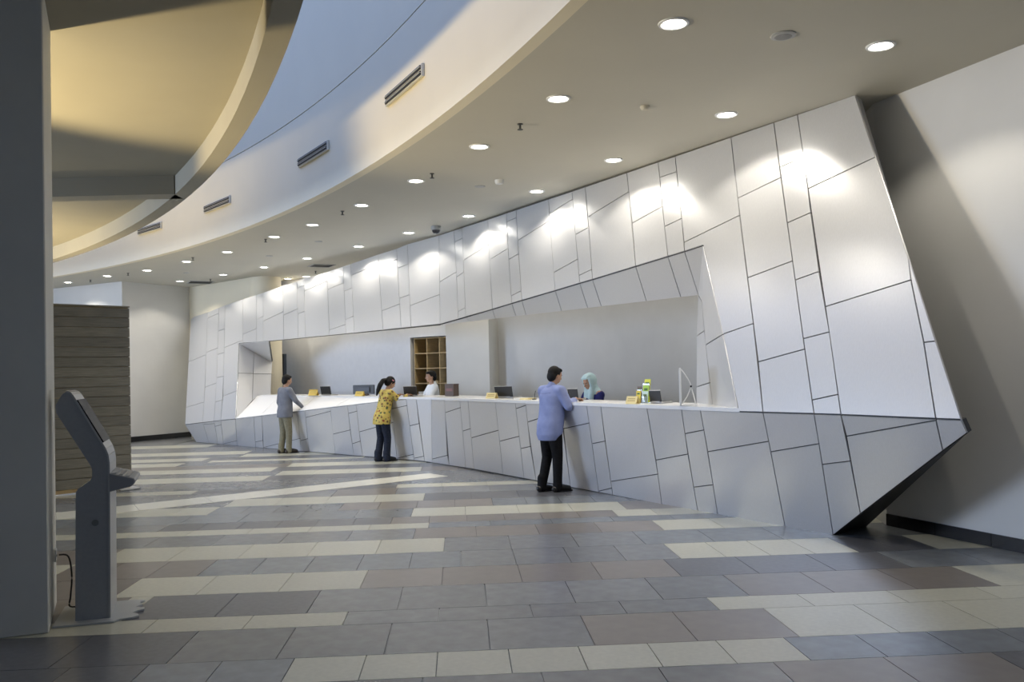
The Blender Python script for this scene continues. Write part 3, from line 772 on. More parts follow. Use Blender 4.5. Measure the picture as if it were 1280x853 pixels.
# ================================================================== WOODEN SCREEN WALL
sa, sb = G(72, 621)[:2], G(164.5, 611)[:2]
sd = (sb - sa) / np.linalg.norm(sb - sa); sa2 = sa - sd * 1.2
rz = math.atan2(sd[1], sd[0]); L = np.linalg.norm(sb - sa2); ztop = 2.72
scr = tag(empty('partition_screen', (*sa2, 0), rz), 'tall freestanding screen of grey brown horizontal boards beside the kiosk', 'screen')
SCRM = mat('weathered_board', (.22, .205, .165), .55, noise=.22, nscale=5, stretch=(.8, 1, 14), rand=.12)
bm = bmesh.new(); box(bm, (L / 2, .06, ztop / 2 + .03), (L - .02, .06, ztop - .06)); from_bm('core', bm, mat('board_core', (.40, .31, .17), .6), scr)
nb_ = 18
for i in range(nb_):
    h = (ztop - .10) / nb_
    for y in (.015, .105):
        bm = bmesh.new(); box(bm, (L / 2, y, .08 + h * (i + .5)), (L, .03, h - .008)); from_bm('board', bm, SCRM, scr)
bm = bmesh.new(); box(bm, (L / 2, .06, ztop + .005), (L + .01, .13, .02)); from_bm('cap', bm, mat('cap_grey', (.3, .28, .22), .5), scr)
bm = bmesh.new(); box(bm, (L / 2, .06, .05), (L - .03, .10, .05)); from_bm('plinth', bm, mat('birch_edge', (.5, .36, .18), .5), scr)
for x in (L - .12, .5):
    bm = bmesh.new(); box(bm, (x + .04, -.02, .012), (.30, .34, .022)); bevel(bm, .006, 1); from_bm('foot', bm, mat('foot_grey', (.5, .5, .48), .4), scr)
# wall socket far back
so = atY(215, 531, 24.0)
def socket(name, loc, rz, label):
    e = empty(name, loc, rz); bm = bmesh.new(); box(bm, (0, 0, 0), (.086, .012, .086)); bevel(bm, .004, 1); from_bm('plate', bm, mat('socket_white', (.75, .75, .73), .4), e)
    for s in (-1, 1):
        bm = bmesh.new(); cyl(bm, (0, 0, 0), .006, .006, .004, 10, Matrix.Translation((s * .012, -.007, -.004)) @ Matrix.Rotation(math.pi / 2, 4, 'X')); from_bm('hole', bm, DARK, e)
    tag(e, label, 'socket')
pw = k12 + dw2 * 1.35; socket('wall_socket', (pw[0] - dw2[1] * -.0 + dw2[1] * .012, pw[1] - dw2[0] * .012, .32), math.atan2(dw2[1], dw2[0]), 'white wall socket low on the far grey wall')

# ================================================================== KIOSK
KB0 = G(138, 775)[:2]
kf = np.array([.945, .327]); kf /= np.linalg.norm(kf); kw = np.array([-kf[1], kf[0]])
kpl = (np.array([*KB0, 0.]), np.array([*kw, 0.]))
def kpx(x, y):                 # side plane coordinates (forward, up)
    p = on(x, y, kpl); return float((p[:2] - KB0) @ kf), float(p[2])
kiosk = tag(empty('information_kiosk', (*KB0, 0), math.atan2(kf[1], kf[0])), 'grey metal touchscreen information kiosk standing against the pillar', 'kiosk')
KG = mat('kiosk_side_grey', (.26, .275, .295), .42, noise=.04, nscale=40)
KS = mat('kiosk_silver', (.36, .37, .38), .32, metal=.35)
prof = [kpx(*p) for p in [(94, 777), (94.6, 616), (97, 612), (113, 601), (115, 597), (115.2, 588), (113.5, 583), (70.5, 517), (69, 511), (70, 505.5), (78, 493), (82, 490.6), (86, 491.6), (89, 494.5), (130.5, 562), (133.6, 570), (135, 580), (136, 774)]]
zb = min(z for _, z in prof); prof = [(x, max(z - 0, .012)) for x, z in prof]
KW = .40
bm = bmesh.new(); prism(bm, [(x, .012, z) for x, z in prof], (0, KW - .024, 0)); from_bm('body', bm, KS, kiosk)
inn = [(x, z) for x, z in prof]
for y in (0., KW - .014):
    bm = bmesh.new(); prism(bm, [(x, y, z) for x, z in prof], (0, .014, 0)); from_bm('side_panel', bm, KG, kiosk)
# bright front band: thin skin on the front edges
fr = prof[11:]
for nm, (a, b) in zip(['head_band', 'head_band', 'front_band', 'front_band', 'front_band', 'front_panel'], zip(fr, fr[1:])):
    a, b = np.array(a), np.array(b); d = (b - a) / np.linalg.norm(b - a); nn = np.array([-d[1], d[0]])
    if nn[0] < 0: nn = -nn
    bm = bmesh.new(); prism(bm, [(a[0], -.004, a[1]), (b[0], -.004, b[1]), (b[0] + nn[0] * .012, -.004, b[1] + nn[1] * .012), (a[0] + nn[0] * .012, -.004, a[1] + nn[1] * .012)], (0, KW + .008, 0)); from_bm(nm, bm, KS, kiosk)
a, b = np.array(kpx(93, 502)), np.array(kpx(126, 555)); d = (b - a) / np.linalg.norm(b - a); nn = np.array([abs(d[1]), abs(d[0])])
bm = bmesh.new(); prism(bm, [(a[0] + nn[0] * .008, .006, a[1] + nn[1] * .008), (b[0] + nn[0] * .008, .006, b[1] + nn[1] * .008), (b[0] + nn[0] * .022, .006, b[1] + nn[1] * .022), (a[0] + nn[0] * .022, .006, a[1] + nn[1] * .022)], (0, KW - .012, 0))
sc_ = from_bm('screen', bm, mat('screen_glass', (.008, .009, .012), .45, spec=.15), kiosk); sc_['label'] = 'black glass touchscreen'
z0, z1 = kpx(136, 612)[1], kpx(136, 597)[1]
bm = bmesh.new(); prism(bm, [(.00, -.005, z0 - .02), (.145, -.005, z0 + .012), (.165, -.005, z0 + .035), (.165, -.005, z0 + .06), (.15, -.005, z0 + .068), (.00, -.005, z1 + .03)], (0, KW + .05, 0)); bevel(bm, .006, 1)
kb = from_bm('keyboard_shelf', bm, mat('shelf_grey', (.22, .23, .25), .4), kiosk)
zk = z0 + .068
for r_ in range(3):
    for c_ in range(9):
        xk = .030 + r_ * .042
        bm = bmesh.new(); box(bm, (xk, .04 + c_ * .040, zk + (z1 + .03 - zk) * (1 - xk / .15) + .003), (.030, .030, .005)); from_bm('key', bm, mat('key_steel', (.5, .5, .52), .3, metal=.7), kb)
bm = bmesh.new(); cyl(bm, (0, 0, 0), .022, .022, .006, 20, Matrix.Translation((-.085, -.003, .66)) @ Matrix.Rotation(math.pi / 2, 4, 'X')); from_bm('lock', bm, mat('lock_grey', (.13, .14, .15), .3), kiosk)
# base plate with a wavy front outline
bp = [(-.34, -.08), (.03, -.10), (.06, -.06), (.14, -.05), (.18, -.02), (.165, .04), (.13, .08), (.16, .13), (.20, .15), (.20, .20), (.14, .24), (.18, .29), (.16, .36), (.19, .42), (.10, .46), (-.34, .46)]
bm = bmesh.new(); prism(bm, [(x, y, .002) for x, y in bp], (0, 0, .012)); from_bm('base_plate', bm, mat('base_grey', (.42, .44, .46), .35, metal=.2), kiosk)
# cord and pillar socket
pd = (pb1 - pf1) / np.linalg.norm(pb1 - pf1); pn = np.array([pd[1], -pd[0]])
if pn[0] < 0: pn = -pn
ps = pf1 + pd * .55
sk = np.array([*(ps + pn * .012), .40]); socket('pillar_socket', tuple(sk), math.atan2(pd[1], pd[0]), 'socket on the side of the near pillar with a plug in it')
pts = [sk + np.array([*(pn * .02), 0])]; tgt = np.array([*(KB0 - kf * .2 + kw * .12), .30])
pts += [pts[0] + np.array([*(pn * .06), -.02]), pts[0] + np.array([*(pn * .08), -.16]), pts[0] + np.array([*(pn * .07), -.30]), np.array([*(ps + pn * .10), .03]), np.array([*(ps + pn * .20), .022]), tgt * np.array([1, 1, 0]) + np.array([0, 0, .03])]
bm = bmesh.new(); 
def smooth_pts(P, k=6):
    out = []; P = [np.array(p) for p in P]
    for i in range(len(P) - 1):
        a, b, c, d = P[max(i - 1, 0)], P[i], P[i + 1], P[min(i + 2, len(P) - 1)]
        for t in np.linspace(0, 1, k, endpoint=False): out.append(.5 * (2 * b + (c - a) * t + (2 * a - 5 * b + 4 * c - d) * t * t + (3 * b - a - 3 * c + d) * t ** 3))
    return out + [P[-1]]
tube(bm, smooth_pts(pts), .006); cord = tag(from_bm('power_cord', bm, mat('cord_black', (.02, .02, .02), .5), smooth=True), 'thin black power cord drooping from the pillar socket to the kiosk', 'cord')

# ================================================================== COUNTER ITEMS
ZT = ZC + .029
def local(e):  # helper for parts
    def add(nm, c, s, m, rot=None, bev=0.):
        bm = bmesh.new(); box(bm, c, s)
        if bev: bevel(bm, bev, 2)
        if rot is not None: bmesh.ops.transform(bm, matrix=rot, verts=bm.verts[:])
        return from_bm(nm, bm, m, e)
    return add
BLK = mat('black_plastic', (.015, .015, .017), .4); SCRN = mat('screen_back', (.02, .021, .024), .45); SILV = mat('silver_plastic', (.5, .5, .5), .35)
YEL = mat('yellow_card', (.78, .56, .12), .6); CREAM = mat('cream_card', (.80, .68, .34), .6); 
def spot(x, back=.35, ybase=None):
    """a place on the counter top under sight column x"""
    lo_, hi_ = None, None
    p = None
    for y in np.arange(492, 520, .05):
        g = G(x, y, ZT)
        p = g; 
        # distance behind front edge
        if x >= 540:
            s = ((g[0] - K1[0]) * (RB[1] - K1[1]) - (g[1] - K1[1]) * (RB[0] - K1[0])) / np.linalg.norm((RB - K1)[:2])
        else:
            s = ((g[0] - P3[0]) * (K1[1] - P3[1]) - (g[1] - P3[1]) * (K1[0] - P3[0])) / np.linalg.norm((K1 - P3)[:2])
        s = abs(s) if (g[1] > (K1[1] + (g[0] - K1[0]) * ((RB - K1)[1] / (RB - K1)[0]) if x >= 540 else P3[1] + (g[0] - P3[0]) * ((K1 - P3)[1] / (K1 - P3)[0]))) else -abs(s)
        if s <= back: return p
    return p
def laptop(x, rz, label, w_=.34, h_=.21, back=.35):
    p = spot(x, back); e = empty('laptop', (p[0], p[1], ZT), rz); add = local(e)
    add('base', (0, .12, .011), (w_, .24, .02), SILV, bev=.004)
    add('keyboard', (0, .13, .0225), (w_ * .86, .12, .003), BLK)
    T = Matrix.Translation((0, 0, .022)) @ Matrix.Rotation(math.radians(12), 4, 'X')
    lid = add('lid', (0, 0, h_ / 2), (w_, .012, h_), SCRN, rot=T, bev=.004)
    add('screen', (0, .0075, h_ / 2), (w_ * .92, .003, h_ * .86), mat('laptop_screen', (.05, .06, .08), .2), rot=T)
    add('rim', (0, 0, h_ + .002), (w_, .014, .006), SILV, rot=T)
    add('hinge', (0, 0, .02), (w_ * .7, .018, .014), SILV)
    return tag(e, label, 'laptop')
def monitor(x, rz, label, w_=.46, h_=.24, back=.4):
    p = spot(x, back); e = empty('monitor', (p[0], p[1], ZT), rz); add = local(e)
    add('stand_base', (0, 0, .008), (.2, .16, .014), BLK, bev=.004); add('stand_neck', (0, .01, .06), (.05, .03, .10), BLK)
    hh = add('housing', (0, 0, .03 + h_ / 2), (w_, .03, h_), SCRN, bev=.006); add('back_cover', (0, -.02, .03 + h_ / 2), (w_ * .6, .025, h_ * .6), BLK, bev=.006)
    add('screen', (0, .0165, .03 + h_ / 2), (w_ - .03, .003, h_ - .03), mat('laptop_screen', (.05, .06, .08), .2))
    return tag(e, label, 'monitor')
def card(x, rz, label, m, w_=.2, h_=.11, back=.2):
    p = spot(x, back); e = empty('table_sign', (p[0], p[1], ZT), rz); add = local(e)
    for s in (-1, 1):
        T = Matrix.Rotation(math.radians(24 * s), 4, 'X')
        add('card_face', (0, 0, h_ / 2), (w_, .004, h_), m, rot=Matrix.Translation((0, s * -.045, .002)) @ Matrix.Rotation(math.radians(-24 * -s if s > 0 else -24), 4, 'X') if False else Matrix.Translation((0, -s * .042, .003)) @ Matrix.Rotation(math.radians(-22 * s), 4, 'X'))
    add('foot', (0, 0, .003), (w_, .08, .005), m)
    for k in range(2): add('text_line', (0, 0, h_ * (.4 + .25 * k)), (w_ * .7, .0052, .008), mat('sign_ink', (.35, .22, .06), .7), rot=Matrix.Translation((0, -.042, .003)) @ Matrix.Rotation(math.radians(-22), 4, 'X'))
    return tag(e, label, 'sign')
AR = math.atan2(-1.7, 1) ; AL = math.atan2(-.97, 1)
card(392, -.5, 'folded yellow sign at the far left of the counter', YEL, .24, .14, .12)
laptop(408, -.5, 'open black laptop beside the far left yellow sign', .28, .18, .25)
monitor(455, -.35, 'wide black monitor left of the woman in yellow', .50, .19, .40)
card(450, -.5, 'folded yellow sign in front of the wide black monitor', YEL, .20, .10, .10)
laptop(513.5, -.35, 'open laptop with pale rim in front of the woman in yellow', .28, .17, .30)
p = spot(565, .45); e = empty('file_box', (p[0], p[1], ZT), -.6); add = local(e)
add('body', (0, 0, .11), (.20, .16, .21), mat('brown_box', (.10, .07, .06), .6), bev=.004); add('spine_label', (0, -.083, .12), (.14, .003, .05), mat('label_red', (.22, .10, .09), .6)); add('lid', (0, 0, .22), (.205, .165, .012), mat('brown_box_lid', (.07, .05, .045), .6))
tag(e, 'dark brown file box on the counter beside the clerk in white', 'box')
card(615, -.7, 'cream folded sign on the counter left of the black monitor', CREAM, .20, .095, .22)
laptop(630.5, -.6, 'black laptop screen behind the cream folded sign', .34, .17, .40)
# desk microphone / pen stand and paper pads left of the man
p = spot(668, .3); e = empty('pen_stand', (p[0], p[1], ZT), 0); bm = bmesh.new(); lathe(bm, [(.035, 0), (.035, .012), (.01, .016)], 16); from_bm('base', bm, BLK, e)
bm = bmesh.new(); tube(bm, [(0, 0, .012), (.004, 0, .07), (.02, 0, .13)], .005); from_bm('pen', bm, BLK, e)
bm = bmesh.new(); tube(bm, [(0, 0, .012), (-.006, 0, .08)], .004); from_bm('chain', bm, SILV, e)
tag(e, 'small black pen stand left of the man in blue', 'pen stand')
for xx, mm, lb in [(660, CREAM, 'yellow note pad lying flat by the pen stand'), (652, PAPER, 'white form pad lying flat left of the note pad')]:
    p = spot(xx, .25); e = empty('note_pad', (p[0], p[1], ZT), -.7); add = local(e); add('pages', (0, 0, .012), (.15, .2, .022), mm); add('binding', (0, .1, .013), (.15, .012, .026), SILV)
    tag(e, lb, 'note pad')
laptop(717, -.6, 'small dark tablet computer between the man and the clerk in a headscarf', .16, .14, .45)
card(791, -.75, 'cream folded sign beside the yellow leaflets', CREAM, .155, .095, .08)
# leaflet holders
def leaflets(x, label, cols, wdt, hgt, back):
    p = spot(x, back); e = empty('leaflet_holder', (p[0], p[1], ZT), -.75); add = local(e)
    AC = mat('clear_acrylic', (.75, .8, .8), .1, trans=.8)
    add('acrylic_back', (0, .035, hgt * .42), (wdt, .004, hgt * .84), AC); add('acrylic_front', (0, -.03, hgt * .16), (wdt, .004, hgt * .32), AC); add('acrylic_base', (0, 0, .003), (wdt, .075, .005), AC)
    for i, c in enumerate(cols):
        T = Matrix.Translation((random.uniform(-.01, .01), .025 - i * .016, .006)) @ Matrix.Rotation(math.radians(-8 + i), 4, 'X')
        l = add('leaflet', (0, 0, hgt * (.5 - .13 * i)), (wdt * .86, .006, hgt * (1 - .26 * i)), c, rot=T)
        bm = bmesh.new(); box(bm, (0, -.0036, hgt * (.82 - .26 * i)), (wdt * .5, .002, hgt * .10)); bmesh.ops.transform(bm, matrix=T, verts=bm.verts[:]); from_bm('print', bm, mat('print_green', (.10, .18, .04), .6), l)
    return tag(e, label, 'leaflets')
LY = mat('leaflet_yellow', (.72, .72, .03), .4); LG = mat('leaflet_lime', (.40, .62, .04), .4); LW = mat('leaflet_pale', (.62, .78, .70), .4); LB = mat('leaflet_brown', (.16, .11, .09), .5); LO = mat('leaflet_amber', (.75, .58, .06), .5)
leaflets(806.5, 'tall bright yellow green leaflets in a clear holder', [LY, LG, LW], .10, .285, .34)
leaflets(798, 'short amber leaflets with brown tops next to the tall yellow ones', [LB, LO], .075, .20, .20)
laptop(820, -.75, 'small black laptop right of the yellow leaflets', .16, .135, .30)
# white slim display seen from the side, on a hinged arm
p = G(851, 508.2, ZT); e = empty('slim_display', (p[0], p[1], ZT), -.20); add = local(e)
WP = mat('gloss_white', (.85, .86, .86), .2)
add('display_panel', (0, .15, .215), (.022, .34, .41), WP, bev=.008); add('display_glass', (-.0125, .15, .22), (.003, .31, .36), mat('display_dark', (.7, .72, .74), .1))
bm = bmesh.new(); tube(bm, smooth_pts([(.012, .15, .40), (.055, .15, .34), (.10, .15, .26), (.115, .15, .21)]), .006); from_bm('upper_arm', bm, WP, e)
bm = bmesh.new(); tube(bm, [(.115, .15, .21), (.07, .15, .10), (.018, .15, .025)], .006); from_bm('brace', bm, WP, e)
bm = bmesh.new(); tube(bm, [(.115, .15, .21), (.14, .15, .11), (.165, .15, .004)], .006); from_bm('leg', bm, WP, e)
bm = bmesh.new(); cyl(bm, (.115, .15, .212), .011, .011, .05, 16); bmesh.ops.rotate(bm, verts=bm.verts[:], cent=(.115, .15, .212), matrix=Matrix.Rotation(math.pi / 2, 3, 'X')); from_bm('hinge', bm, BLK, e)
add('foot', (.085, .15, .004), (.19, .12, .007), WP)
tag(e, 'slim white display seen edge on with a hinged wire stand', 'display')
#PEOPLE#
# ================================================================== PEOPLE
SKIN = mat('skin', (.42, .25, .165), .5, noise=.05, nscale=12)
HAIRB = mat('black_hair', (.006, .0055, .0055), .6, spec=.25, noise=.3, nscale=60, stretch=(1, 1, .2))
def ball(bm, c, r, rot=None):
    v = bmesh.ops.create_icosphere(bm, subdivisions=3, radius=1.0)['verts']
    M = Matrix.Translation(tuple(c)) @ (rot if rot is not None else Matrix.Identity(4)) @ Matrix.Diagonal((*r, 1))
    bmesh.ops.transform(bm, matrix=M, verts=v)
def cap(bm, a, b, ra, rb, n=14):
    a, b = Vector(a), Vector(b); d = b - a; L = d.length
    q = d.to_track_quat('Z', 'Y'); rings = []
    st = [(-ra * math.cos(t), ra * math.sin(t)) for t in (0.25, .6, 1.0, 1.35)] + [(0, ra), (L, rb)] + [(L + rb * math.sin(t), rb * math.cos(t)) for t in (.25, .6, 1.0, 1.35)]
    for z, r in st: rings.append([bm.verts.new(a + q @ Vector((r * math.cos(2 * math.pi * k / n), r * math.sin(2 * math.pi * k / n), z))) for k in range(n)])
    for r0, r1_ in zip(rings, rings[1:]):
        for k in range(n): bm.faces.new((r0[k], r0[(k + 1) % n], r1_[(k + 1) % n], r1_[k]))
    bm.faces.new(rings[0][::-1]); bm.faces.new(rings[-1])
def loft(bm, secs, n=28):
    """closed stack of ellipses: (centre, rx, ry)"""
    rings = [[bm.verts.new((c[0] + rx * math.cos(2 * math.pi * k / n), c[1] + ry * math.sin(2 * math.pi * k / n), c[2])) for k in range(n)] for c, rx, ry in secs]
    for r0, r1_ in zip(rings, rings[1:]):
        for k in range(n): bm.faces.new((r0[k], r0[(k + 1) % n], r1_[(k + 1) % n], r1_[k]))
    bm.faces.new(rings[0][::-1]); bm.faces.new(rings[-1])
def remesh(name, bm, voxel, m, parent, smooth=4):
    bmesh.ops.recalc_face_normals(bm, faces=bm.faces)
    me = bpy.data.meshes.new('t'); bm.to_mesh(me); bm.free(); o = bpy.data.objects.new('t', me); COL.objects.link(o)
    r = o.modifiers.new('r', 'REMESH'); r.mode = 'VOXEL'; r.voxel_size = voxel
    s = o.modifiers.new('s', 'SMOOTH'); s.factor = .5; s.iterations = smooth
    dg = bpy.context.evaluated_depsgraph_get(); me2 = bpy.data.meshes.new_from_object(o.evaluated_get(dg)); me2.name = name
    bpy.data.objects.remove(o); bpy.data.meshes.remove(me)
    for p in me2.polygons: p.use_smooth = True
    me2.materials.clear()
    return link(name, me2, m, parent)
class Fig:
    def __init__(s, name, loc, heading, height, lean=0., nod=0., z=0.):
        s.e = empty(name, (loc[0], loc[1], z), math.atan2(heading[1], heading[0]) - math.pi / 2)
        s.k = height / 1.70; s.lean = lean; s.nod = nod; s.e.scale = (s.k,) * 3
    def up(s, p):                  # lean the upper body forward about the hips
        p = Vector(p)
        if p.z > .90: p = Matrix.Translation((0, 0, .90)) @ Matrix.Rotation(-s.lean, 4, 'X') @ Matrix.Translation((0, 0, -.90)) @ p
        return p
    def hd(s, p):                  # then nod the head about the neck
        p = Vector(p); c = Vector((0, 0, 1.45)); p = Matrix.Translation(c) @ Matrix.Rotation(-s.nod, 4, 'X') @ Matrix.Translation(-c) @ p
        return s.up(p)
    def hm(s): return Matrix.Rotation(-s.nod - s.lean, 4, 'X')
def hand(bm, wrist, fwd, side, down, right):
    """palm, four unequal bent fingers and a thumb off the side of the palm"""
    w_, f, d = Vector(wrist), Vector(fwd).normalized(), Vector(down).normalized(); sd = Vector(side).normalized()
    for o in (-.022, 0, .022): cap(bm, w_ + sd * o * .6, w_ + f * .085 + sd * o * 1.15, .014, .013, 8)
    for i, (o, L) in enumerate([(-.033, .060), (-.011, .074), (.011, .080), (.033, .070)]):
        a = w_ + f * .088 + sd * o; b = a + f * L * .5 + d * .010; c = b + f * L * .42 + d * .026
        cap(bm, a, b, .0095, .009, 8); cap(bm, b, c, .009, .0075, 8)
    a = w_ + f * .028 + sd * .030; b = a + f * .035 + sd * .032 + d * .012; c = b + f * .032 + sd * .006 + d * .012
    cap(bm, a, b, .0125, .011, 8); cap(bm, b, c, .011, .008, 8)
def figure(F, arms, feet, girth=1.0, female=False, face=True, legs=True, hair_m=HAIRB):
    """one continuous body; arms = ((elbow, wrist, hand forward) right, left); feet = ((ankle, toe) right, left)"""
    e = F.e; bm = bmesh.new(); up, hd = F.up, F.hd
    g = girth; sw = .165 if female else .185
    ball(bm, hd((0, .018, 1.60)), (.073, .092, .105), F.hm()); ball(bm, hd((0, .050, 1.535)), (.052, .055, .052), F.hm()); ball(bm, hd((0, .055, 1.572)), (.058, .052, .06), F.hm())
    cap(bm, hd((0, .108, 1.592)), hd((0, .122, 1.567)), .010, .014, 8)
    for s in (-1, 1): ball(bm, hd((s * .074, .008, 1.575)), (.010, .020, .032), F.hm())
    ball(bm, hd((0, .098, 1.535)), (.024, .012, .010), F.hm())
    cap(bm, up((0, -.012, 1.38)), hd((0, .008, 1.52)), .058 if not female else .048, .052 if not female else .044)
    ball(bm, up((0, 0, 1.24)), (.150 * g, .098 * g, .19), Matrix.Rotation(-F.lean, 4, 'X')); ball(bm, up((0, .012, 1.06)), (.135 * g, .105 * g, .16), Matrix.Rotation(-F.lean, 4, 'X'))
    ball(bm, (0, 0, .91), (.150 * g, .110 * g, .12))
    for s, (el, wr, hf) in zip((1, -1), arms):
        sh_ = up((s * sw, -.005, 1.375)); cap(bm, up((0, -.01, 1.39)), sh_, .055, .058); cap(bm, sh_, el, .050, .040); cap(bm, el, wr, .040, .026)
        d = Vector((0, 0, -1)); f = Vector(hf).normalized(); sd = f.cross(Vector((0, 0, 1))) * (-s)
        if sd.length < .1: sd = Vector((-s, 0, 0))
        if f.z < -.7: d = Vector((0, 1, 0)); sd = Vector((0, 1, 0)).cross(f) * 0 + Vector((-s * .3, .95, 0)); d = Vector((-s, 0, 0))
        hand(bm, wr, f, sd, d, s > 0)
    if legs:
        for s, (an, toe, kn) in zip((1, -1), feet):
            hp = (s * .085, 0, .90); cap(bm, hp, kn, .082 * g, .056); cap(bm, kn, an, .055, .040); cap(bm, an, toe, .038, .028)
    body = remesh('body', bm, .0065, SKIN, e, 3)
    if face:
        for s in (-1, 1):
            bm = bmesh.new(); ball(bm, hd((s * .030, .098, 1.594)), (.012, .008, .007), F.hm()); ey = from_bm('eye', bm, mat('eye_white', (.6, .58, .55), .3), body, True)
            bm = bmesh.new(); ball(bm, hd((s * .030, .105, 1.594)), (.0055, .003, .0055), F.hm()); from_bm('iris', bm, mat('iris_brown', (.02, .012, .008), .2), body, True)
            bm = bmesh.new(); cap(bm, hd((s * .014, .107, 1.612)), hd((s * .046, .095, 1.612)), .004, .003, 8); from_bm('eyebrow', bm, HAIRB, body, True)
        bm = bmesh.new(); ball(bm, hd((0, .106, 1.534)), (.022, .006, .006), F.hm()); from_bm('lips', bm, mat('lips', (.30, .10, .08), .45), body, True)
    return body
def trousers(F, feet, m, girth, waist=1.0, flare=.0, nm='trousers'):
    bm = bmesh.new(); g = girth
    ball(bm, (0, -.008, .89), (.158 * g, .120 * g, .12)); loft(bm, [((0, 0, .82), .150 * g, .112 * g), ((0, 0, .90), .156 * g, .116 * g), (F.up((0, .0, .96)), .138 * g, .102 * g)])
    for s, (an, toe, kn) in zip((1, -1), feet):
        cap(bm, (s * .085, -.005, .90), kn, .098 * g, .074); cap(bm, kn, (an[0], an[1] + .0, an[2] - .015), .073, .060 + flare)
        cap(bm, (an[0], an[1], an[2] + .1), (an[0], an[1], an[2] - .03), .062 + flare, .066 + flare)
    return remesh(nm, bm, .011, m, F.e, 5)
def shoes(F, feet, m):
    for an, toe, kn in feet:
        bm = bmesh.new(); a, t = Vector(an), Vector(toe); d = (t - a); d.z = 0; d.normalize()
        cap(bm, (a.x - d.x * .05, a.y - d.y * .05, .046), (t.x, t.y, .036), .044, .036); cap(bm, (a.x, a.y, .05), (a.x, a.y, .10), .046, .050); cap(bm, (a.x, a.y, .075), (t.x, t.y, .040), .050, .040)
        ball(bm, (t.x, t.y, .030), (.044, .044, .030))
        o = remesh('shoe', bm, .009, m, F.e, 3)
        bm = bmesh.new(); q = Vector((-d.y, d.x, 0)); pts = []
        for k in range(20):
            an_ = 2 * math.pi * k / 20; pts.append(a * .5 + t * .5 + d * (.155 * math.cos(an_)) + q * (.048 * math.sin(an_)))
        prism(bm, [(p_.x, p_.y, .001) for p_ in pts], (0, 0, .014)); from_bm('sole', bm, DARK, o)
def short_hair(F, m=HAIRB):
    bm = bmesh.new(); hd = F.hd
    ball(bm, hd((0, -.012, 1.625)), (.083, .098, .095), F.hm()); ball(bm, hd((0, -.045, 1.57)), (.076, .062, .085), F.hm()); ball(bm, hd((0, .045, 1.672)), (.066, .058, .035), F.hm())
    for s in (-1, 1): cap(bm, hd((s * .072, .018, 1.62)), hd((s * .074, .014, 1.575)), .014, .007, 8)
    return remesh('hair', bm, .008, m, F.e, 2)

def cloth(name, c, c2, sc=30., rough=.75):
    return mat(name, c, rough, spec=.2, col2=c2, noise=.1, nscale=sc, bump=.15)
# ---- man in blue at the counter
mp = atY(690, 614, 11.70); F = Fig('person', mp[:2], (.80, .60), 1.67, lean=.10, nod=.18)
k = F.k; wz = (ZT + .035) / k
ft = (((.10, .02, .085), (.115, .20, .03), (.10, .03, .47)), ((-.09, -.10, .085), (-.10, .07, .03), (-.085, .0, .47)))
ar = (((.275, .10, 1.16), (.175, .315, wz), (-.30, 1, 0)), ((-.255, .12, 1.17), (-.11, .315, wz), (.45, 1, 0)))
figure(F, ar, ft, 1.12)
trousers(F, ft, cloth('black_trousers', (.004, .004, .005), (.008, .008, .009)), 1.14); shoes(F, ft, mat('black_shoe', (.012, .011, .010), .3)); short_hair(F)
BLUE = cloth('periwinkle_shirt', (.235, .28, .50), (.285, .335, .57), 10)
bm = bmesh.new(); up = F.up
loft(bm, [((0, -.03, .70), .165, .135), ((0, -.02, .78), .196, .166), ((0, .0, .92), .205, .172), (up((0, .012, 1.04)), .198, .165), (up((0, .005, 1.18)), .198, .150), (up((0, -.008, 1.30)), .205, .138), (up((0, -.012, 1.385)), .170, .108), (up((0, -.008, 1.43)), .085, .075)])
for s, (el, wr, hf) in zip((1, -1), ar):
    shd = up((s * .188, -.008, 1.372)); cap(bm, up((s * .05, -.01, 1.385)), shd, .075, .078); cap(bm, shd, el, .078, .066); mid = Vector(el).lerp(Vector(wr), .74); cap(bm, el, mid, .066, .050)
sh_o = remesh('shirt', bm, .011, BLUE, F.e, 5)
bm = bmesh.new(); cap(bm, up((0, -.022, 1.41)), up((0, -.012, 1.440)), .070, .064); cap(bm, up((-.045, .03, 1.42)), up((.045, .03, 1.42)), .03, .03)
remesh('collar', bm, .009, BLUE, sh_o, 3)
bm = bmesh.new(); tube(bm, smooth_pts([up((-.15, -.148, 1.335)), up((0, -.158, 1.325)), up((.15, -.148, 1.335))]), .003, 6); from_bm('yoke_seam', bm, mat('seam_blue', (.16, .19, .36), .8), sh_o)
tag(F.e, 'man in a loose blue shirt and black trousers leaning on the counter', 'person')
# ---- woman in yellow
wp = atY(479, 577, 16.30); F = Fig('person', wp[:2], (.76, .65), 1.60, lean=.24, nod=.25)
k = F.k; wz = (ZT + .035) / k
ft = (((.085, .03, .085), (.10, .20, .03), (.085, .06, .47)), ((-.075, -.07, .085), (-.085, .10, .03), (-.075, .0, .47)))
ar = (((.24, .30, 1.16), (.14, .50, wz), (-.25, 1, 0)), ((-.22, .30, 1.17), (-.08, .48, wz), (.35, 1, 0)))
figure(F, ar, ft, 1.0, True)
trousers(F, ft, cloth('dark_jeans', (.012, .016, .030), (.022, .028, .046)), 1.06, flare=.012, nm='jeans'); shoes(F, ft, mat('black_shoe', (.012, .011, .010), .3))
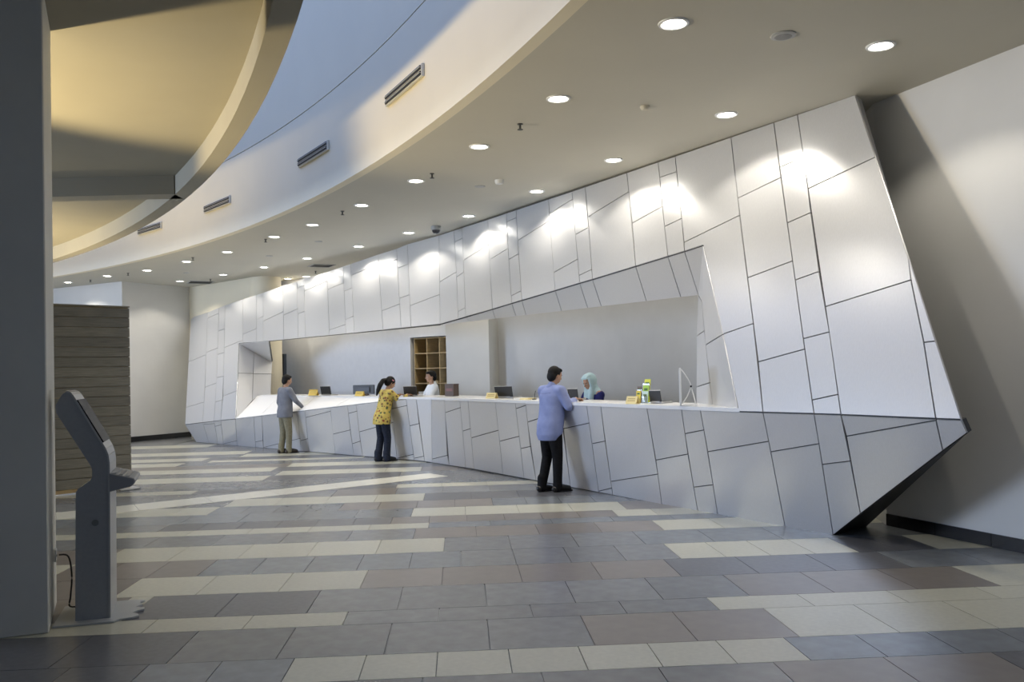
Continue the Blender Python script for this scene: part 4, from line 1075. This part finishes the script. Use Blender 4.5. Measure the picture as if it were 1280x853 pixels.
# batik blouse
mb = mat('batik_yellow', (.52, .38, .07), .7, col2=(.62, .48, .12), noise=.1, nscale=20)
nt = mb.node_tree; b_ = nt.nodes['Principled BSDF']; src = b_.inputs['Base Color'].links[0].from_socket
vo = nt.nodes.new('ShaderNodeTexVoronoi'); vo.inputs['Scale'].default_value = 17; tc = nt.nodes.new('ShaderNodeTexCoord'); nt.links.new(tc.outputs['Object'], vo.inputs['Vector'])
rp = nt.nodes.new('ShaderNodeValToRGB'); rp.color_ramp.elements[0].position = .34; rp.color_ramp.elements[1].position = .44; rp.color_ramp.elements[0].color = (1, 1, 1, 1); rp.color_ramp.elements[1].color = (0, 0, 0, 1)
nt.links.new(vo.outputs['Distance'], rp.inputs['Fac'])
r2 = nt.nodes.new('ShaderNodeValToRGB'); r2.color_ramp.elements[0].color = (.25, .05, .02, 1); r2.color_ramp.elements[1].color = (.05, .12, .04, 1); sp = nt.nodes.new('ShaderNodeSeparateColor')
nt.links.new(vo.outputs['Color'], sp.inputs['Color']); nt.links.new(sp.outputs[0], r2.inputs['Fac'])
mx = nt.nodes.new('ShaderNodeMix'); mx.data_type = 'RGBA'; nt.links.new(rp.outputs['Color'], mx.inputs['Factor']); nt.links.new(src, mx.inputs[6]); nt.links.new(r2.outputs['Color'], mx.inputs[7]); nt.links.new(mx.outputs[2], b_.inputs['Base Color'])
bm = bmesh.new(); up = F.up
loft(bm, [((0, -.02, .74), .205, .165), ((0, -.012, .84), .205, .165), ((0, .0, .93), .195, .155), (up((0, .004, 1.04)), .170, .138), (up((0, .01, 1.20)), .168, .140), (up((0, 0, 1.31)), .175, .122), (up((0, -.01, 1.385)), .145, .092), (up((0, -.008, 1.42)), .07, .065)])
for s, (el, wr, hf) in zip((1, -1), ar):
    shd = up((s * .165, -.008, 1.372)); cap(bm, up((s * .05, -.01, 1.38)), shd, .062, .064); cap(bm, shd, el, .064, .056); cap(bm, el, Vector(el).lerp(Vector(wr), .80), .056, .044)
remesh('blouse', bm, .010, mb, F.e, 5)
bm = bmesh.new(); hd = F.hd
ball(bm, hd((0, -.008, 1.622)), (.086, .104, .098), F.hm()); ball(bm, hd((0, -.05, 1.575)), (.080, .068, .085), F.hm())
for s in (-1, 1): cap(bm, hd((s * .068, .035, 1.645)), hd((s * .078, .012, 1.57)), .020, .012, 8)
hr = remesh('hair', bm, .008, HAIRB, F.e, 2)
bm = bmesh.new(); P_ = [hd((0, -.11, 1.60)), hd((0, -.165, 1.55)), hd((0, -.185, 1.44)), hd((0, -.180, 1.33)), hd((0, -.165, 1.23))]; RR = [.034, .046, .050, .042, .018]
for i in range(4): cap(bm, P_[i], P_[i + 1], RR[i], RR[i + 1])
remesh('ponytail', bm, .009, HAIRB, hr, 3)
bm = bmesh.new(); ball(bm, hd((.083, .0, 1.635)), (.012, .030, .014), F.hm()); from_bm('hair_clip', bm, mat('clip_pink', (.55, .22, .25), .4), hr, True)
tag(F.e, 'woman with a black ponytail and yellow patterned blouse writing at the counter', 'person')
# ---- clerk in a pale blue headscarf
cp = atY(744, 490, 12.75); F = Fig('person', cp[:2], (-.80, -.60), 1.56, lean=.10, nod=.35)
k = F.k
st_feet = (((.09, .0, .085), (.10, .17, .03), (.09, .02, .47)), ((-.09, .0, .085), (-.10, .17, .03), (-.09, .02, .47)))
ar = (((.22, .16, 1.12), (.12, .34, 1.20 / k), (-.3, 1, 0)), ((-.22, .16, 1.12), (-.12, .34, 1.20 / k), (.3, 1, 0)))
figure(F, ar, st_feet, 1.0, True)
NAVY = cloth('navy_uniform', (.012, .014, .10), (.02, .022, .13)); SCARF = cloth('pale_blue_scarf', (.42, .60, .66), (.52, .68, .72), 14)
trousers(F, st_feet, NAVY, 1.05); shoes(F, st_feet, mat('black_shoe', (.012, .011, .010), .3))
bm = bmesh.new(); up = F.up
loft(bm, [((0, 0, .74), .185, .15), ((0, 0, .92), .175, .14), (up((0, .008, 1.06)), .160, .13), (up((0, .01, 1.22)), .175, .14), (up((0, -.01, 1.37)), .155, .10), (up((0, -.01, 1.41)), .07, .065)])
for s, (el, wr, hf) in zip((1, -1), ar):
    shd = up((s * .165, -.008, 1.365)); cap(bm, shd, el, .068, .058); cap(bm, el, Vector(el).lerp(Vector(wr), .9), .056, .042)
remesh('tunic', bm, .011, NAVY, F.e, 4)
bm = bmesh.new(); hd = F.hd
ball(bm, hd((0, -.030, 1.605)), (.100, .105, .125), F.hm()); ball(bm, hd((0, .015, 1.695)), (.075, .075, .035), F.hm()); cap(bm, hd((0, -.02, 1.52)), up((0, -.01, 1.40)), .088, .11)
for s in (-1, 1):
    cap(bm, hd((s * .078, .045, 1.66)), hd((s * .072, .055, 1.52)), .024, .028); cap(bm, hd((s * .06, .06, 1.50)), up((s * .05, .10, 1.27)), .04, .055); cap(bm, up((s * .06, -.02, 1.42)), up((s * .13, -.01, 1.36)), .075, .062)
cap(bm, hd((-.05, .08, 1.685)), hd((.05, .08, 1.685)), .020, .020); cap(bm, hd((0, .06, 1.468)), up((0, .11, 1.22)), .045, .07)
remesh('headscarf', bm, .009, SCARF, F.e, 4)
tag(F.e, 'clerk in a pale blue headscarf and navy tunic behind the counter', 'person')
# ---- clerk in white
cp = atY(541, 490, 17.35); F = Fig('person', cp[:2], (-.93, -.37), 1.665, lean=.02, nod=.08)
k = F.k
ar = (((.24, .14, 1.13), (.14, .34, 1.20 / k), (-.3, 1, 0)), ((-.24, .14, 1.13), (-.14, .34, 1.20 / k), (.3, 1, 0)))
figure(F, ar, st_feet, 1.0); short_hair(F)
trousers(F, st_feet, cloth('black_trousers', (.004, .004, .005), (.008, .008, .009)), 1.05); shoes(F, st_feet, mat('black_shoe', (.012, .011, .010), .3))
WSH = cloth('white_shirt', (.72, .76, .80), (.80, .82, .84), 10)
bm = bmesh.new(); up = F.up
loft(bm, [((0, 0, .80), .18, .14), ((0, 0, .92), .18, .14), (up((0, .01, 1.06)), .170, .135), (up((0, 0, 1.22)), .185, .135), (up((0, -.01, 1.33)), .19, .12), (up((0, -.01, 1.39)), .155, .095), (up((0, -.008, 1.43)), .075, .07)])
for s, (el, wr, hf) in zip((1, -1), ar):
    shd = up((s * .185, -.008, 1.37)); cap(bm, up((s * .05, -.01, 1.38)), shd, .066, .07); cap(bm, shd, el, .070, .058); cap(bm, el, Vector(el).lerp(Vector(wr), .85), .056, .042)
so_ = remesh('shirt', bm, .011, WSH, F.e, 4)
bm = bmesh.new(); cap(bm, up((0, -.045, 1.42)), up((0, -.035, 1.455)), .062, .056); remesh('collar', bm, .009, WSH, so_, 3)
tag(F.e, 'clerk with black hair in a white shirt behind the counter in front of the pigeonholes', 'person')
# ---- clerk low behind the wide monitor
cp = atY(459, 490, 19.2); F = Fig('person', cp[:2], (-.55, -.83), 1.30, lean=.06, nod=.3)
k = F.k
ar = (((.22, .12, 1.12), (.10, .26, 1.05), (-.3, 1, -.1)), ((-.22, .12, 1.12), (-.10, .26, 1.05), (.3, 1, -.1)))
figure(F, ar, st_feet, 1.0); short_hair(F)
trousers(F, st_feet, cloth('black_trousers', (.004, .004, .005), (.008, .008, .009)), 1.05); shoes(F, st_feet, mat('black_shoe', (.012, .011, .010), .3))
bm = bmesh.new(); up = F.up
loft(bm, [((0, 0, .80), .18, .14), ((0, 0, .92), .18, .14), (up((0, 0, 1.22)), .185, .135), (up((0, -.01, 1.39)), .155, .095), (up((0, -.008, 1.43)), .075, .07)])
for s, (el, wr, hf) in zip((1, -1), ar):
    shd = up((s * .185, -.008, 1.37)); cap(bm, shd, el, .070, .058); cap(bm, el, Vector(el).lerp(Vector(wr), .85), .056, .042)
remesh('shirt', bm, .012, cloth('dark_uniform', (.03, .03, .04), (.05, .05, .06)), F.e, 4)
tag(F.e, 'clerk whose dark hair just shows over the wide black monitor', 'person')
# ---- visitor at the far end
gp = atY(357, 565.5, 18.55); F = Fig('person', gp[:2], (.72, .69), 1.66, lean=.05, nod=.15)
k = F.k
ft = (((.09, .03, .085), (.105, .20, .03), (.09, .04, .47)), ((-.08, -.06, .085), (-.09, .11, .03), (-.08, .0, .47)))
ar = (((.25, .12, 1.14), (.16, .35, .98), (-.2, 1, .0)), ((-.25, .0, 1.10), (-.25, .10, .86), (0, .15, -1)))
figure(F, ar, ft, 1.0); short_hair(F)
trousers(F, ft, cloth('khaki_trousers', (.20, .185, .12), (.25, .23, .16)), 1.06); shoes(F, ft, mat('brown_shoe', (.03, .022, .015), .4))
bm = bmesh.new(); up = F.up
loft(bm, [((0, 0, .78), .200, .160), ((0, 0, .92), .198, .158), (up((0, .01, 1.06)), .180, .145), (up((0, 0, 1.22)), .185, .135), (up((0, -.01, 1.33)), .19, .12), (up((0, -.01, 1.39)), .155, .095), (up((0, -.008, 1.43)), .075, .07)])
for s, (el, wr, hf) in zip((1, -1), ar):
    shd = up((s * .185, -.008, 1.37)); cap(bm, up((s * .05, -.01, 1.38)), shd, .066, .07); cap(bm, shd, el, .070, .058); cap(bm, el, Vector(el).lerp(Vector(wr), .85), .056, .042)
remesh('shirt', bm, .012, cloth('slate_shirt', (.16, .17, .20), (.20, .21, .24), 10), F.e, 4)
tag(F.e, 'visitor in grey shirt and khaki trousers at the far left counter end', 'person')
